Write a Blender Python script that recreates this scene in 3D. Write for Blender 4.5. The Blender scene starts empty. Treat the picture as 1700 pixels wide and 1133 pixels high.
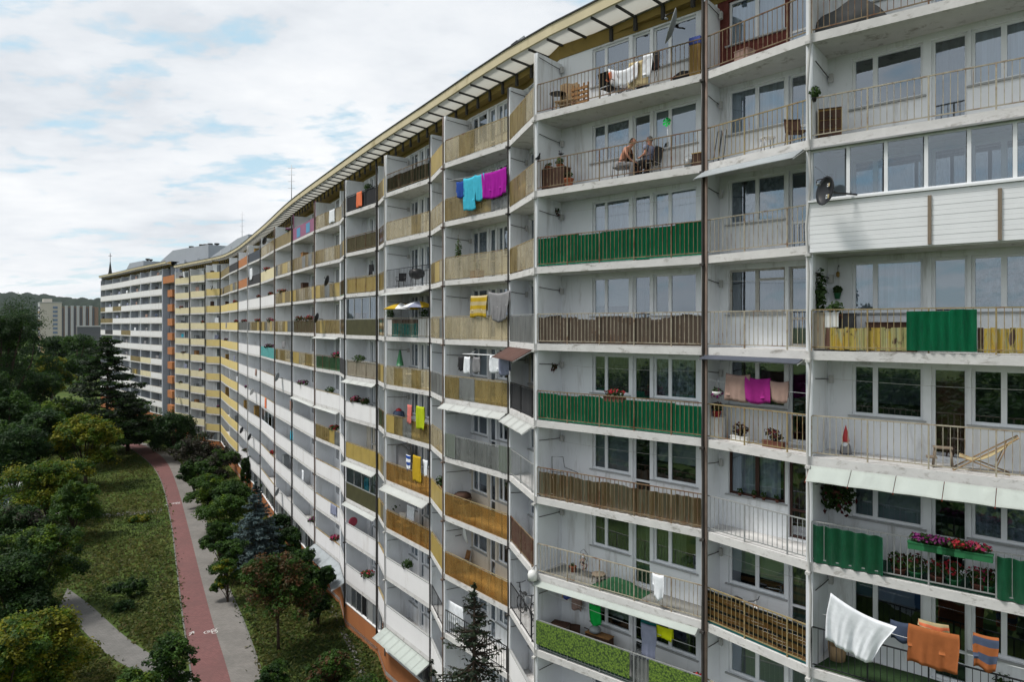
import bpy, math, random
from math import sin, cos, pi, radians, sqrt, atan2
from mathutils import Vector as V
R = random.Random(7)
C = bpy.context.scene.collection
# ---------------------------------------------------------------- measuring frame of the camera
ZC = 20.4            # camera height above the ground
FPX, CX, HY = 1150.0, 850.0, 540.0
ST = 2.75            # storey height
def ray(px, d):      # ground-plan point seen in picture column px at distance d
    return V(((px - CX) / FPX * d, d, 0))
def zat(py, d): return ZC - (py - HY) / FPX * d
def gnd(px, py):     # point of the ground under a picture point
    d = FPX * ZC / (py - HY)
    return V(((px - CX) / FPX * d, d, 0))
def floor_z(k, dz=0.0): return ZC - (k - 2.72) * ST + 0.1 + dz
# ---------------------------------------------------------------- mesh collecting
class MB:
    def __init__(s): s.v = []; s.f = []; s.m = []; s.mats = []; s.smooth = []
    def mi(s, m):
        if m not in s.mats: s.mats.append(m)
        return s.mats.index(m)
    def poly(s, pts, m, sm=False):
        n = len(s.v); s.v += [tuple(p) for p in pts]
        s.f.append(tuple(range(n, n + len(pts)))); s.m.append(s.mi(m)); s.smooth.append(sm)
    def box(s, o, a, b, c, m):            # corner o and three edge vectors
        o, a, b, c = V(o), V(a), V(b), V(c)
        if a.cross(b).dot(c) < 0: a, b = b, a
        n = len(s.v)
        s.v += [tuple(p) for p in (o, o+a, o+a+b, o+b, o+c, o+a+c, o+a+b+c, o+b+c)]
        i = s.mi(m)
        for q in ((0,3,2,1),(4,5,6,7),(0,1,5,4),(1,2,6,5),(2,3,7,6),(3,0,4,7)):
            s.f.append(tuple(n + k for k in q)); s.m.append(i); s.smooth.append(False)
    def cbox(s, x0, x1, y0, y1, z0, z1, m): s.box((x0,y0,z0), (x1-x0,0,0), (0,y1-y0,0), (0,0,z1-z0), m)
    def prism(s, pts, z0, z1, m):         # plan polygon extruded
        n = len(s.v); k = len(pts); i = s.mi(m)
        ar = sum(pts[a][0]*pts[(a+1)%k][1] - pts[(a+1)%k][0]*pts[a][1] for a in range(k))
        if ar < 0: pts = pts[::-1]
        s.v += [(p[0], p[1], z0) for p in pts] + [(p[0], p[1], z1) for p in pts]
        s.f.append(tuple(n + a for a in range(k-1, -1, -1))); s.f.append(tuple(n + k + a for a in range(k)))
        s.m += [i, i]; s.smooth += [False, False]
        for a in range(k):
            b = (a + 1) % k
            s.f.append((n+a, n+b, n+k+b, n+k+a)); s.m.append(i); s.smooth.append(False)
    def tube(s, pts, r, m, n=6, cap=True, sm=True):
        pts = [V(p) for p in pts]; rs = r if isinstance(r, (list, tuple)) else [r] * len(pts)
        i = s.mi(m); b = len(s.v); up = None
        for k, p in enumerate(pts):
            d = (pts[min(k+1, len(pts)-1)] - pts[max(k-1, 0)])
            d = d.normalized() if d.length > 1e-9 else V((0,0,1))
            if up is None:
                up = V((0,0,1)) if abs(d.z) < .9 else V((1,0,0))
            x = d.cross(up); x = x.normalized() if x.length > 1e-6 else V((1,0,0)); up = x.cross(d)
            for a in range(n):
                t = 2*pi*a/n; s.v.append(tuple(p + (x*cos(t) + up*sin(t)) * rs[k]))
        for k in range(len(pts)-1):
            for a in range(n):
                c = (a+1) % n
                s.f.append((b+k*n+a, b+k*n+c, b+(k+1)*n+c, b+(k+1)*n+a)); s.m.append(i); s.smooth.append(sm)
        if cap:
            s.f.append(tuple(b + a for a in range(n-1, -1, -1))); s.m.append(i); s.smooth.append(False)
            e = b + (len(pts)-1)*n
            s.f.append(tuple(e + a for a in range(n))); s.m.append(i); s.smooth.append(False)
    def lathe(s, prof, m, n=14, at=(0,0,0), axis=None, sm=True):   # prof: (radius, height)
        i = s.mi(m); b = len(s.v); o = V(at)
        if axis is None: ex, ey, ez = V((1,0,0)), V((0,1,0)), V((0,0,1))
        else:
            ez = V(axis).normalized(); ex = ez.cross(V((0,0,1)))
            ex = ex.normalized() if ex.length > 1e-4 else V((1,0,0)); ey = ez.cross(ex)
        for (r, h) in prof:
            for a in range(n):
                t = 2*pi*a/n; s.v.append(tuple(o + ex*(r*cos(t)) + ey*(r*sin(t)) + ez*h))
        for k in range(len(prof)-1):
            for a in range(n):
                c = (a+1) % n
                s.f.append((b+k*n+a, b+k*n+c, b+(k+1)*n+c, b+(k+1)*n+a)); s.m.append(i); s.smooth.append(sm)
        for k, rev in ((0, True), (len(prof)-1, False)):
            if prof[k][0] > 1e-3:
                q = [b + k*n + a for a in range(n)]
                s.f.append(tuple(q[::-1] if rev else q)); s.m.append(i); s.smooth.append(False)
    def grid(s, fn, nu, nv, m, sm=True):
        b = len(s.v); i = s.mi(m)
        for u in range(nu+1):
            for w in range(nv+1): s.v.append(tuple(fn(u/nu, w/nv)))
        for u in range(nu):
            for w in range(nv):
                a = b + u*(nv+1) + w
                s.f.append((a, a+nv+1, a+nv+2, a+1)); s.m.append(i); s.smooth.append(sm)
    def sheet(s, fn, nu, nv, th, m, ax=None):    # a grid closed to a thin solid; ax(u,v) gives its thickness direction
        b = len(s.v); i = s.mi(m); N = (nu+1)*(nv+1)
        P = [[V(fn(u/nu, w/nv)) for w in range(nv+1)] for u in range(nu+1)]
        T = []
        for u in range(nu+1):
            for w in range(nv+1):
                du = P[min(u+1,nu)][w] - P[max(u-1,0)][w]; dv = P[u][min(w+1,nv)] - P[u][max(w-1,0)]
                c = du.cross(dv); c = c.normalized() if c.length > 1e-9 else V((0,1,0)); T.append(c * th)
        flat = [P[u][w] for u in range(nu+1) for w in range(nv+1)]
        s.v += [tuple(p) for p in flat] + [tuple(p - t) for p, t in zip(flat, T)]
        def add(q): s.f.append(q); s.m.append(i); s.smooth.append(True)
        for u in range(nu):
            for w in range(nv):
                a = b + u*(nv+1) + w
                add((a, a+nv+1, a+nv+2, a+1)); add((N+a, N+a+1, N+a+nv+2, N+a+nv+1))
        for u in range(nu):
            for w in (0, nv):
                a = b + u*(nv+1) + w; add((a, N+a, N+a+nv+1, a+nv+1))
        for w in range(nv):
            for u in (0, nu):
                a = b + u*(nv+1) + w; add((a, a+1, N+a+1, N+a))
    def build(s, name, parent=None, org=None, loc=None, rot=0.0):
        me = bpy.data.meshes.new(name)
        o = V(org) if org is not None else (V(WORG.get(parent.name, (0,0,0))) if parent is not None else V((0,0,0)))
        me.from_pydata([(x-o.x, y-o.y, z-o.z) for x, y, z in s.v], [], s.f)
        for m in s.mats: me.materials.append(M(m))
        me.polygons.foreach_set('material_index', s.m)
        me.polygons.foreach_set('use_smooth', s.smooth)
        me.update()
        ob = bpy.data.objects.new(name, me); C.objects.link(ob)
        if parent is not None: ob.parent = parent; WORG[ob.name] = WORG.get(parent.name, (0,0,0))
        elif org is not None: ob.location = o; WORG[ob.name] = tuple(o)
        if loc is not None: ob.location = loc
        if rot: ob.rotation_euler = (0,0,rot)
        return ob
WORG = {}            # world origin of parents whose children are given in world coordinates
def tag(o, label, cat, group=None):
    o['label'] = label; o['category'] = cat
    if group: o['group'] = group
    return o
def empty(name, loc=(0,0,0), rot=0.0, world=False):
    o = bpy.data.objects.new(name, None); o.empty_display_size = .2; C.objects.link(o)
    o.location = loc; o.rotation_euler = (0,0,rot)
    if world: WORG[o.name] = tuple(loc)
    return o
def thing(name, label, cat, loc=(0,0,0), rot=0.0, group=None, world=False):
    return tag(empty(name, loc, rot, world), label, cat, group)
def kids(o): return [c for c in bpy.data.objects if c.parent == o]
def dup(root, loc, rot=0.0, label=None, group=None, sc=None):
    r = root.copy(); C.objects.link(r); r.location = loc; r.rotation_euler = (0,0,rot)
    if sc is not None: r.scale = sc if isinstance(sc, (tuple, list)) else (sc,)*3
    if label: r['label'] = label
    if group: r['group'] = group
    for ch in root.children:
        c = ch.copy(); C.objects.link(c); c.parent = r
        for g in ch.children:
            d = g.copy(); C.objects.link(d); d.parent = c
    return r
# ---------------------------------------------------------------- materials
_M = {}
def M(n):
    if n not in _M: raise KeyError(n)
    return _M[n]
def nodes(name):
    m = bpy.data.materials.new(name); m.use_nodes = True; t = m.node_tree
    b = t.nodes['Principled BSDF']; _M[name] = m
    return m, t, b
def L(t, a, b): t.links.new(a, b)
def noise(t, scale, detail=4, rough=.6, stretch=None, dist=0.0, coord='pos'):
    if coord == 'pos': src = t.nodes.new('ShaderNodeNewGeometry').outputs['Position']
    else: src = t.nodes.new('ShaderNodeTexCoord').outputs[coord]
    n = t.nodes.new('ShaderNodeTexNoise'); n.inputs['Scale'].default_value = scale
    n.inputs['Detail'].default_value = detail; n.inputs['Roughness'].default_value = rough
    n.inputs['Distortion'].default_value = dist
    if stretch:
        mp = t.nodes.new('ShaderNodeMapping'); mp.inputs['Scale'].default_value = stretch
        L(t, src, mp.inputs['Vector']); src = mp.outputs['Vector']
    L(t, src, n.inputs['Vector'])
    return n.outputs['Fac']
def ramp(t, fac, stops):
    r = t.nodes.new('ShaderNodeValToRGB'); e = r.color_ramp.elements
    while len(e) < len(stops): e.new(.5)
    for q, (p, c) in zip(e, stops):
        q.position = p; q.color = tuple(c) + (1,) if len(c) == 3 else c
    L(t, fac, r.inputs['Fac']); return r.outputs['Color']
def mixc(t, fac, a, b, mode='MIX'):
    x = t.nodes.new('ShaderNodeMix'); x.data_type = 'RGBA'; x.blend_type = mode
    for s, v in ((x.inputs['Factor'], fac), (x.inputs['A'], a), (x.inputs['B'], b)):
        if hasattr(v, 'is_linked'): L(t, v, s)
        elif isinstance(v, (int, float)): s.default_value = v
        else: s.default_value = tuple(v) + (1,)
    return x.outputs['Result']
def mul(c, k): return tuple(min(1, x*k) for x in c)
def plain(name, col, rough=.7, var=.12, scale=3.0, spec=.3, metal=0.0, stretch=None, dirt=None, dirt_scale=1.2, dirt_lo=.55, dirt_hi=.75, dst=None, bump=0.0):
    m, t, b = nodes(name)
    c = ramp(t, noise(t, scale, 4, .6, stretch), [(.25, mul(col, 1-var)), (.75, mul(col, 1+var))])
    if dirt:
        f = ramp(t, noise(t, dirt_scale, 6, .7, dst, .4), [(dirt_lo, (0,0,0)), (dirt_hi, (1,1,1))])
        c = mixc(t, f, c, dirt)
    L(t, c, b.inputs['Base Color']); b.inputs['Roughness'].default_value = rough
    b.inputs['Specular IOR Level'].default_value = spec; b.inputs['Metallic'].default_value = metal
    if bump:
        bp = t.nodes.new('ShaderNodeBump'); bp.inputs['Strength'].default_value = bump; bp.inputs['Distance'].default_value = .02
        L(t, noise(t, scale*6, 5, .7), bp.inputs['Height']); L(t, bp.outputs['Normal'], b.inputs['Normal'])
    return m
WHITE = (.66,.69,.72)
plain('facade', (.74,.765,.79), .85, .06, .7, .2, dirt=(.36,.355,.34), dirt_scale=.9, dirt_lo=.53, dirt_hi=.78, dst=(2.2,2.2,.35), bump=.12)
plain('facade_fin', (.71,.74,.775), .85, .06, .8, .2, dirt=(.38,.38,.375), dirt_scale=.8, dirt_lo=.54, dirt_hi=.82, dst=(2.2,2.2,.35), bump=.12)
plain('facade_cream', (.62,.58,.50), .85, .05, .8, .2, dirt=(.45,.40,.33), dirt_scale=.7, dst=(2,2,.4))
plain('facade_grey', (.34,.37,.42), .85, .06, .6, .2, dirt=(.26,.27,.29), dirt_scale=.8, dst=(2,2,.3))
plain('brick_red', (.12,.035,.028), .85, .3, 6, .2)
plain('slab', (.56,.555,.55), .9, .10, 2.0, .15, dirt=(.22,.205,.18), dirt_scale=2.2, dirt_lo=.55, dirt_hi=.72, dst=(1.2,1.2,2.6), bump=.3)
plain('deck', (.22,.22,.21), .9, .15, 2.0, .15, dirt=(.10,.11,.09), dirt_scale=1.4)
plain('soffit_panel', (.70,.70,.66), .6, .06, 1.2, .3, dirt=(.46,.45,.40), dirt_scale=.6)
def see_through(nm, k):
    t = M(nm).node_tree; b = t.nodes['Principled BSDF']; o = t.nodes['Material Output']; tl = t.nodes.new('ShaderNodeBsdfTranslucent'); tl.inputs['Color'].default_value = (.42,.42,.39,1)
    mx = t.nodes.new('ShaderNodeMixShader'); mx.inputs['Fac'].default_value = k; L(t, b.outputs[0], mx.inputs[1]); L(t, tl.outputs[0], mx.inputs[2]); L(t, mx.outputs[0], o.inputs['Surface'])
see_through('soffit_panel', .6)
plain('soffit_bar', (.05,.05,.05), .7, .1)
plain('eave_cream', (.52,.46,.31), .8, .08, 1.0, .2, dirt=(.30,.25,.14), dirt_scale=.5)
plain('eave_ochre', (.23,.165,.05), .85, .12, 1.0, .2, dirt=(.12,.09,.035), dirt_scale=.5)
plain('bracket_dark', (.035,.033,.03), .7)
plain('roof_felt', (.045,.047,.05), .9, .15)
plain('machine_room', (.33,.36,.40), .8, .06, .4, .2)
plain('frame_white', (.74,.76,.78), .45, .03, 2, .4)
plain('frame_brown', (.05,.022,.016), .5)
plain('frame_old', (.42,.41,.38), .7, .2, 5, .2, dirt=(.22,.14,.09), dirt_scale=3)
plain('sill', (.33,.34,.34), .6, .1)
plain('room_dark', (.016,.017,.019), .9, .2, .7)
plain('rail_rust', (.20,.155,.095), .7, .25, 5, .3, dirt=(.12,.05,.025), dirt_scale=2.5, dirt_lo=.45, dirt_hi=.62)
plain('rail_yellow', (.27,.215,.11), .6, .2, 5, .3, dirt=(.16,.07,.03), dirt_scale=2.5, dirt_lo=.52, dirt_hi=.65)
plain('rail_pale', (.34,.31,.24), .6, .2, 5, .3, dirt=(.16,.09,.05), dirt_scale=2.5, dirt_lo=.5, dirt_hi=.65)
plain('rail_black', (.018,.019,.022), .5)
plain('rail_grey', (.25,.26,.26), .5, .15, 5)
plain('pvc_white', (.70,.72,.74), .45, .04, 2, .4)
plain('pipe_dark', (.045,.042,.04), .8, .3, 2)
plain('pipe_rust', (.16,.12,.10), .85, .35, 1.5, dirt=(.06,.04,.03), dirt_scale=1.0, dst=(3,3,.5))
plain('pipe_pale', (.45,.45,.44), .7, .12, 2)
plain('parapet_white', (.69,.69,.70), .8, .04, 1.0, .2, dirt=(.42,.39,.36), dirt_scale=.5, dirt_lo=.56, dirt_hi=.9, dst=(2.5,2.5,.3), bump=.1)
plain('parapet_yellow', (.60,.48,.20), .8, .06, .8, .2, dirt=(.50,.44,.26), dirt_scale=.25)
plain('parapet_pale', (.62,.56,.37), .8, .06, .8, .2, dirt=(.50,.45,.31), dirt_scale=.3)
plain('parapet_amber', (.19,.145,.06), .6, .2, .8, .3, dirt=(.12,.085,.03), dirt_scale=.6)
plain('green_panel', (.014,.33,.17), .6, .2, 1.2, .3, dirt=(.02,.20,.12), dirt_scale=1.6, dirt_lo=.5, dirt_hi=.72, dst=(3,3,.5))
plain('green_worn', (.035,.23,.13), .65, .25, 2, .3, dirt=(.10,.27,.19), dirt_scale=2.0, dirt_lo=.52, dirt_hi=.75, dst=(3,3,.4))
plain('green_dark', (.012,.036,.020), .7, .25, 2)
plain('fabric_dark', (.032,.032,.036), .8, .2, 2)
plain('olive_sheet', (.052,.05,.020), .7, .25, 2, dirt=(.03,.03,.014), dirt_scale=1)
plain('reed_brown', (.10,.078,.062), .9, .35, 9, .1, stretch=(1,1,.05), dirt=(.055,.045,.038), dirt_scale=1.2)
plain('plank_dark', (.085,.045,.030), .8, .3, 3, dirt=(.05,.025,.018), dirt_scale=2)
plain('corr_brown', (.31,.205,.12), .75, .3, 1.6, .2, stretch=(3.2,3.2,.12), dirt=(.36,.32,.26), dirt_scale=1.5, dirt_lo=.44, dirt_hi=.56, dst=(3,3,.15))
plain('peach', (.62,.40,.24), .7, .06, 2)
plain('orange_panel', (.38,.15,.055), .75, .08, 1, dirt=(.33,.10,.03), dirt_scale=.6)
plain('plinth_orange', (.34,.135,.055), .85, .10, .8, .2, dirt=(.28,.09,.04), dirt_scale=.6, dst=(2,2,.4))
plain('teal_cloth', (.06,.27,.27), .8, .45, 5, dirt=(.25,.40,.38), dirt_scale=4)
plain('purple', (.26,.10,.18), .7, .1, 1)
plain('blue_panel', (.08,.25,.42), .7, .1, 1)
plain('navy_panel', (.03,.04,.055), .6, .15, 1)
plain('lattice_grey', (.06,.06,.065), .7)
plain('planks_grey', (.27,.24,.19), .85, .25, 4, stretch=(3,3,.1), dirt=(.16,.13,.10), dirt_scale=2)
plain('net_green', (.006,.045,.026), .7, .3, 4)
plain('yellow_glass', (.34,.25,.07), .45, .12, 1.5, .4, dirt=(.26,.19,.04), dirt_scale=1)
# foliage-print mat
def ivy():
    m, t, b = nodes('ivy_print')
    v = t.nodes.new('ShaderNodeTexVoronoi'); v.inputs['Scale'].default_value = 16
    L(t, t.nodes.new('ShaderNodeNewGeometry').outputs['Position'], v.inputs['Vector'])
    c = ramp(t, v.outputs['Distance'], [(.1, (.17,.26,.03)), (.45, (.085,.155,.018)), (.8, (.02,.045,.008))])
    L(t, c, b.inputs['Base Color']); b.inputs['Roughness'].default_value = .8
ivy()
def bamboo():        # slatted screen with dark bands (world height bands along a sloping line are avoided: bands follow the mesh material slots)
    plain('bamboo', (.33,.17,.055), .7, .25, 8, .3, stretch=(.4,.4,7))
    plain('band_black', (.016,.02,.02), .8)
bamboo()
def planks(name, cols, sc):
    m, t, b = nodes(name)
    g = t.nodes.new('ShaderNodeNewGeometry')
    c = ramp(t, g.outputs['Random Per Island'], [(i/len(cols), k) for i, k in enumerate(cols)])
    t.nodes[-1].color_ramp.interpolation = 'CONSTANT'
    f = ramp(t, noise(t, sc, 6, .7, (2,2,.7), .5), [(.57, (0,0,0)), (.64, (1,1,1))])
    c = mixc(t, f, c, (.055,.028,.018))
    f2 = ramp(t, noise(t, sc*.6, 5, .7, (3,3,.4), .5), [(.5, (0,0,0)), (.62, (1,1,1))])
    c = mixc(t, f2, c, (.30,.32,.18))
    L(t, c, b.inputs['Base Color']); b.inputs['Roughness'].default_value = .75
planks('planks_yellow', [(.40,.28,.035), (.36,.26,.04), (.31,.30,.12), (.42,.30,.03), (.10,.045,.028), (.36,.29,.06), (.42,.28,.03)], 4)
# glass
def glass(name, tint=(1,1,1), lo=.10, hi=.62, rough=.015):
    m, t, b = nodes(name); t.nodes.remove(b)
    o = t.nodes['Material Output']
    tr = t.nodes.new('ShaderNodeBsdfTransparent'); tr.inputs['Color'].default_value = tint + (1,)
    gl = t.nodes.new('ShaderNodeBsdfGlossy'); gl.inputs['Roughness'].default_value = rough
    gl.inputs['Color'].default_value = (.80,.90,1,1)
    lw = t.nodes.new('ShaderNodeLayerWeight'); lw.inputs['Blend'].default_value = .35
    mr = t.nodes.new('ShaderNodeMapRange'); mr.inputs['To Min'].default_value = lo; mr.inputs['To Max'].default_value = hi
    L(t, lw.outputs['Fresnel'], mr.inputs['Value'])
    bp = t.nodes.new('ShaderNodeBump'); bp.inputs['Strength'].default_value = .05; bp.inputs['Distance'].default_value = .05
    L(t, noise(t, .9, 1, .5), bp.inputs['Height']); L(t, bp.outputs['Normal'], gl.inputs['Normal'])
    mx = t.nodes.new('ShaderNodeMixShader')
    L(t, mr.outputs['Result'], mx.inputs['Fac']); L(t, tr.outputs[0], mx.inputs[1]); L(t, gl.outputs[0], mx.inputs[2])
    L(t, mx.outputs[0], o.inputs['Surface'])
glass('pane', (.74,.80,.83), .21, 1.0)
glass('pane_loggia', (.75,.80,.82), .16, .75)
def amber(name, col, fac):
    m, t, b = nodes(name); o = t.nodes['Material Output']
    tr = t.nodes.new('ShaderNodeBsdfTransparent'); tr.inputs['Color'].default_value = tuple(min(1, c*2.1 + .12) for c in col) + (1,)
    c = ramp(t, noise(t, .9, 5, .65, (1.5,1.5,.7), .3), [(.3, mul(col, .6)), (.55, col), (.8, mul(col, 1.25))])
    L(t, c, b.inputs['Base Color']); b.inputs['Roughness'].default_value = .3
    f = ramp(t, noise(t, 1.3, 5, .6, (2,2,.5), .2), [(.3, (fac-.12,)*3), (.7, (fac+.15,)*3)])
    mx = t.nodes.new('ShaderNodeMixShader'); L(t, f, mx.inputs['Fac'])
    L(t, tr.outputs[0], mx.inputs[1]); L(t, b.outputs[0], mx.inputs[2]); L(t, mx.outputs[0], o.inputs['Surface'])
amber('amber_pale', (.42,.385,.30), .36)
amber('amber_glass', (.30,.245,.12), .40)
amber('amber_orange', (.33,.225,.085), .34)
amber('amber_grey', (.24,.25,.25), .45)
# far windows: opaque dark glass of many shades
def farglass():
    m, t, b = nodes('pane_distant')
    g = t.nodes.new('ShaderNodeNewGeometry')
    c = ramp(t, g.outputs['Random Per Island'], [(0, (.03,.035,.04)), (.35, (.07,.08,.09)), (.55, (.20,.22,.24)), (.75, (.05,.06,.07)), (.9, (.32,.33,.33))])
    L(t, c, b.inputs['Base Color']); b.inputs['Roughness'].default_value = .08; b.inputs['Specular IOR Level'].default_value = .7
farglass()
def curtain(name, col, sc=9, lace=False):
    m, t, b = nodes(name)
    w = t.nodes.new('ShaderNodeTexNoise'); w.inputs['Scale'].default_value = sc; w.inputs['Detail'].default_value = 2
    mp = t.nodes.new('ShaderNodeMapping'); mp.inputs['Scale'].default_value = (1,1,.03)
    L(t, t.nodes.new('ShaderNodeNewGeometry').outputs['Position'], mp.inputs['Vector']); L(t, mp.outputs['Vector'], w.inputs['Vector'])
    c = ramp(t, w.outputs['Fac'], [(.3, mul(col,.55)), (.7, mul(col,1.15))])
    if lace:
        f = ramp(t, noise(t, 7, 3, .6), [(.45, (0,0,0)), (.6, (1,1,1))]); c = mixc(t, f, c, mul(col, .35))
    L(t, c, b.inputs['Base Color']); b.inputs['Roughness'].default_value = .9
curtain('curtain_white', (.50,.54,.60)); curtain('curtain_grey', (.13,.14,.16)); curtain('curtain_dark', (.05,.05,.055), 5)
curtain('curtain_lace', (.34,.38,.44), 8, True); curtain('curtain_green', (.20,.25,.14)); curtain('curtain_red', (.09,.015,.02))
plain('blind_grey', (.30,.34,.35), .7, .06); plain('blind_dark', (.045,.055,.07), .7, .1); plain('blind_green', (.30,.36,.28), .7, .06)
plain('blind_blue', (.04,.10,.19), .7); plain('shutter_grey', (.26,.29,.30), .6, .04); plain('door_brown', (.11,.035,.018), .6, .3, 2)
plain('door_teal', (.06,.20,.21), .6)
# goods
for nm, c in dict(taupe=(.29,.20,.17), magenta=(.26,.02,.17), cloth_white=(.68,.71,.75), cloth_cyan=(.05,.38,.52), cloth_blue=(.02,.06,.26),
                  cloth_orange=(.30,.10,.035), cloth_yellow=(.42,.28,.02), cloth_lime=(.36,.44,.015), cloth_pink=(.55,.16,.14), cloth_green=(.01,.36,.06),
                  cloth_grey=(.21,.21,.22), cloth_denim=(.06,.08,.13), cloth_lilac=(.22,.24,.33), cloth_teal=(.015,.13,.13), cloth_black=(.02,.02,.022),
                  cloth_neon=(.55,.60,.01), cloth_purple=(.30,.01,.27), tarp_grey=(.065,.068,.07), tarp_green=(.02,.075,.035), cloth_beige=(.42,.35,.20), cloth_coral=(.65,.17,.08)).items():
    plain(nm, c, .9, .12, 6, .1)
for nm, c in dict(wood=(.27,.145,.06), wood_pale=(.34,.235,.13), wood_grey=(.20,.16,.12), wood_dark=(.06,.032,.022), cabinet_ochre=(.24,.15,.045)).items():
    plain(nm, c, .75, .28, 4, .2, stretch=(4,4,.4))
for nm, c in dict(plastic_white=(.66,.67,.66), plastic_red=(.42,.025,.03), plastic_blue=(.03,.06,.28), plastic_black=(.018,.019,.021), plastic_grey=(.20,.22,.23), plastic_yellow=(.48,.33,.10), plastic_green=(.02,.13,.05), plastic_pink=(.48,.06,.10)).items():
    plain(nm, c, .45, .08, 4, .4)
plain('metal_black', (.02,.02,.022), .4, .1, 4, .5); plain('metal_grey', (.30,.31,.32), .4, .1, 4, .5, .6); plain('dish_dark', (.02,.022,.026), .45, .1)
plain('dish_white', (.62,.63,.64), .5, .06); plain('terracotta', (.30,.09,.04), .85, .15); plain('terracotta_dark', (.13,.05,.035), .85, .2)
plain('skin', (.50,.235,.155), .6, .08, 8, .3); plain('hair_dark', (.04,.03,.025), .8); plain('hair_grey', (.16,.15,.14), .8)
plain('rubber', (.02,.02,.02), .8); plain('feather_dark', (.03,.033,.04), .7); plain('awning_pale', (.54,.60,.57), .8, .05, 2, dirt=(.42,.46,.44), dirt_scale=.9)
plain('awning_white', (.62,.65,.64), .7, .05, 2, dirt=(.46,.47,.45), dirt_scale=.9); see_through('awning_white', .35); see_through('awning_pale', .35); plain('awning_slate', (.06,.07,.095), .7, .1); plain('awning_grey', (.28,.31,.33), .7, .1)
plain('awning_brown', (.085,.042,.034), .8, .15); plain('red_tape', (.28,.05,.03), .7)
plain('turf_mat', (.022,.05,.016), .95, .3, 12)
# leaves
def leafmat(name, cols, trans=.3):
    m, t, b = nodes(name); o = t.nodes['Material Output']
    g = t.nodes.new('ShaderNodeNewGeometry')
    n = len(cols); c = ramp(t, g.outputs['Random Per Island'], [(i/max(1,n-1), k) for i, k in enumerate(cols)])
    f = ramp(t, noise(t, .8, 3, .6), [(.35, (.55,.55,.55)), (.65, (1.0,1.0,1.0))])
    c = mixc(t, 1.0, c, f, 'MULTIPLY')
    L(t, c, b.inputs['Base Color']); b.inputs['Roughness'].default_value = .6; b.inputs['Specular IOR Level'].default_value = .2
    tl = t.nodes.new('ShaderNodeBsdfTranslucent'); L(t, c, tl.inputs['Color'])
    mx = t.nodes.new('ShaderNodeMixShader'); mx.inputs['Fac'].default_value = trans
    L(t, b.outputs[0], mx.inputs[1]); L(t, tl.outputs[0], mx.inputs[2]); L(t, mx.outputs[0], o.inputs['Surface'])
leafmat('leaf_dark', [(.012,.036,.010), (.022,.060,.014), (.036,.080,.017)], 0.4)
leafmat('leaf_mid', [(.026,.068,.010), (.045,.105,.014), (.065,.135,.018)], 0.4)
leafmat('leaf_lime', [(.055,.12,.010), (.10,.18,.013), (.165,.225,.016)], 0.4)
leafmat('leaf_yellow', [(.12,.155,.010), (.20,.215,.013), (.28,.26,.018)], 0.4)
leafmat('leaf_blue', [(.06,.10,.105), (.09,.14,.145), (.04,.07,.075)], 0.1)
leafmat('leaf_spruce', [(.010,.022,.012), (.018,.034,.016), (.03,.045,.020)], .1)
leafmat('leaf_rowan', [(.04,.06,.016), (.07,.065,.02), (.11,.055,.022), (.15,.06,.026)], 0.4)
leafmat('leaf_brown', [(.04,.04,.03), (.055,.05,.035), (.03,.03,.02)])
leafmat('leaf_pot', [(.02,.05,.012), (.05,.10,.02), (.03,.07,.015)])
leafmat('petal_red', [(.42,.012,.02), (.50,.03,.05), (.30,.008,.02)], .2)
leafmat('petal_pink', [(.50,.05,.16), (.42,.02,.12), (.55,.10,.10)], .2)
leafmat('petal_purple', [(.20,.015,.14), (.28,.03,.20)], .2)
leafmat('petal_dark', [(.12,.012,.018), (.08,.01,.012)], .2)
leafmat('grass_blade', [(0.062,0.094,0.022), (0.094,0.119,0.030), (0.138,0.150,0.040), (0.175,0.156,0.056)], .5)
leafmat('grass_dark', [(0.035,0.065,0.018), (0.056,0.088,0.022), (0.081,0.106,0.030)], .5)
plain('bark', (.055,.042,.032), .9, .3, 4, .1)
# ---------------------------------------------------------------- the wavy block: plan of the balcony fronts
def colpt(px, p): return ray(px, ST * FPX / p)
NEAR = [(290.4,24.7),(313.5,25.4),(315.5,26.1),(339.5,26.8),(341.5,27.9),(366.5,28.3),(380.6,31.4),(396,34.0),(412,37.2),(433,40.6),
        (457,45.8),(486,50.8),(523.5,57.3),(564,62.6),(573.5,67.6),(627.5,74.2),(640,79.3),(715,88.8),(737,97.4),(845,110.9),(888.5,127.0),(1168,152.2),(1343,175.5)]
FARC = [(167,18.35),(174.5,18.7),(187,19.3),(201,20.0),(216.5,20.9),(233,21.8),(250,22.6),(269,23.4)]
NF = [colpt(*c) for c in NEAR]
d = (colpt(1700, 208) - NF[-1]).normalized(); NF.append(NF[-1] + d * 6.1)
NF.append(NF[-1] + (NF[-3] - NF[-4]).normalized() * 0 + (NF[-2] - NF[-3]).normalized() * 3.4)
FF = [colpt(*c) for c in FARC]
class Bay: pass
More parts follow.
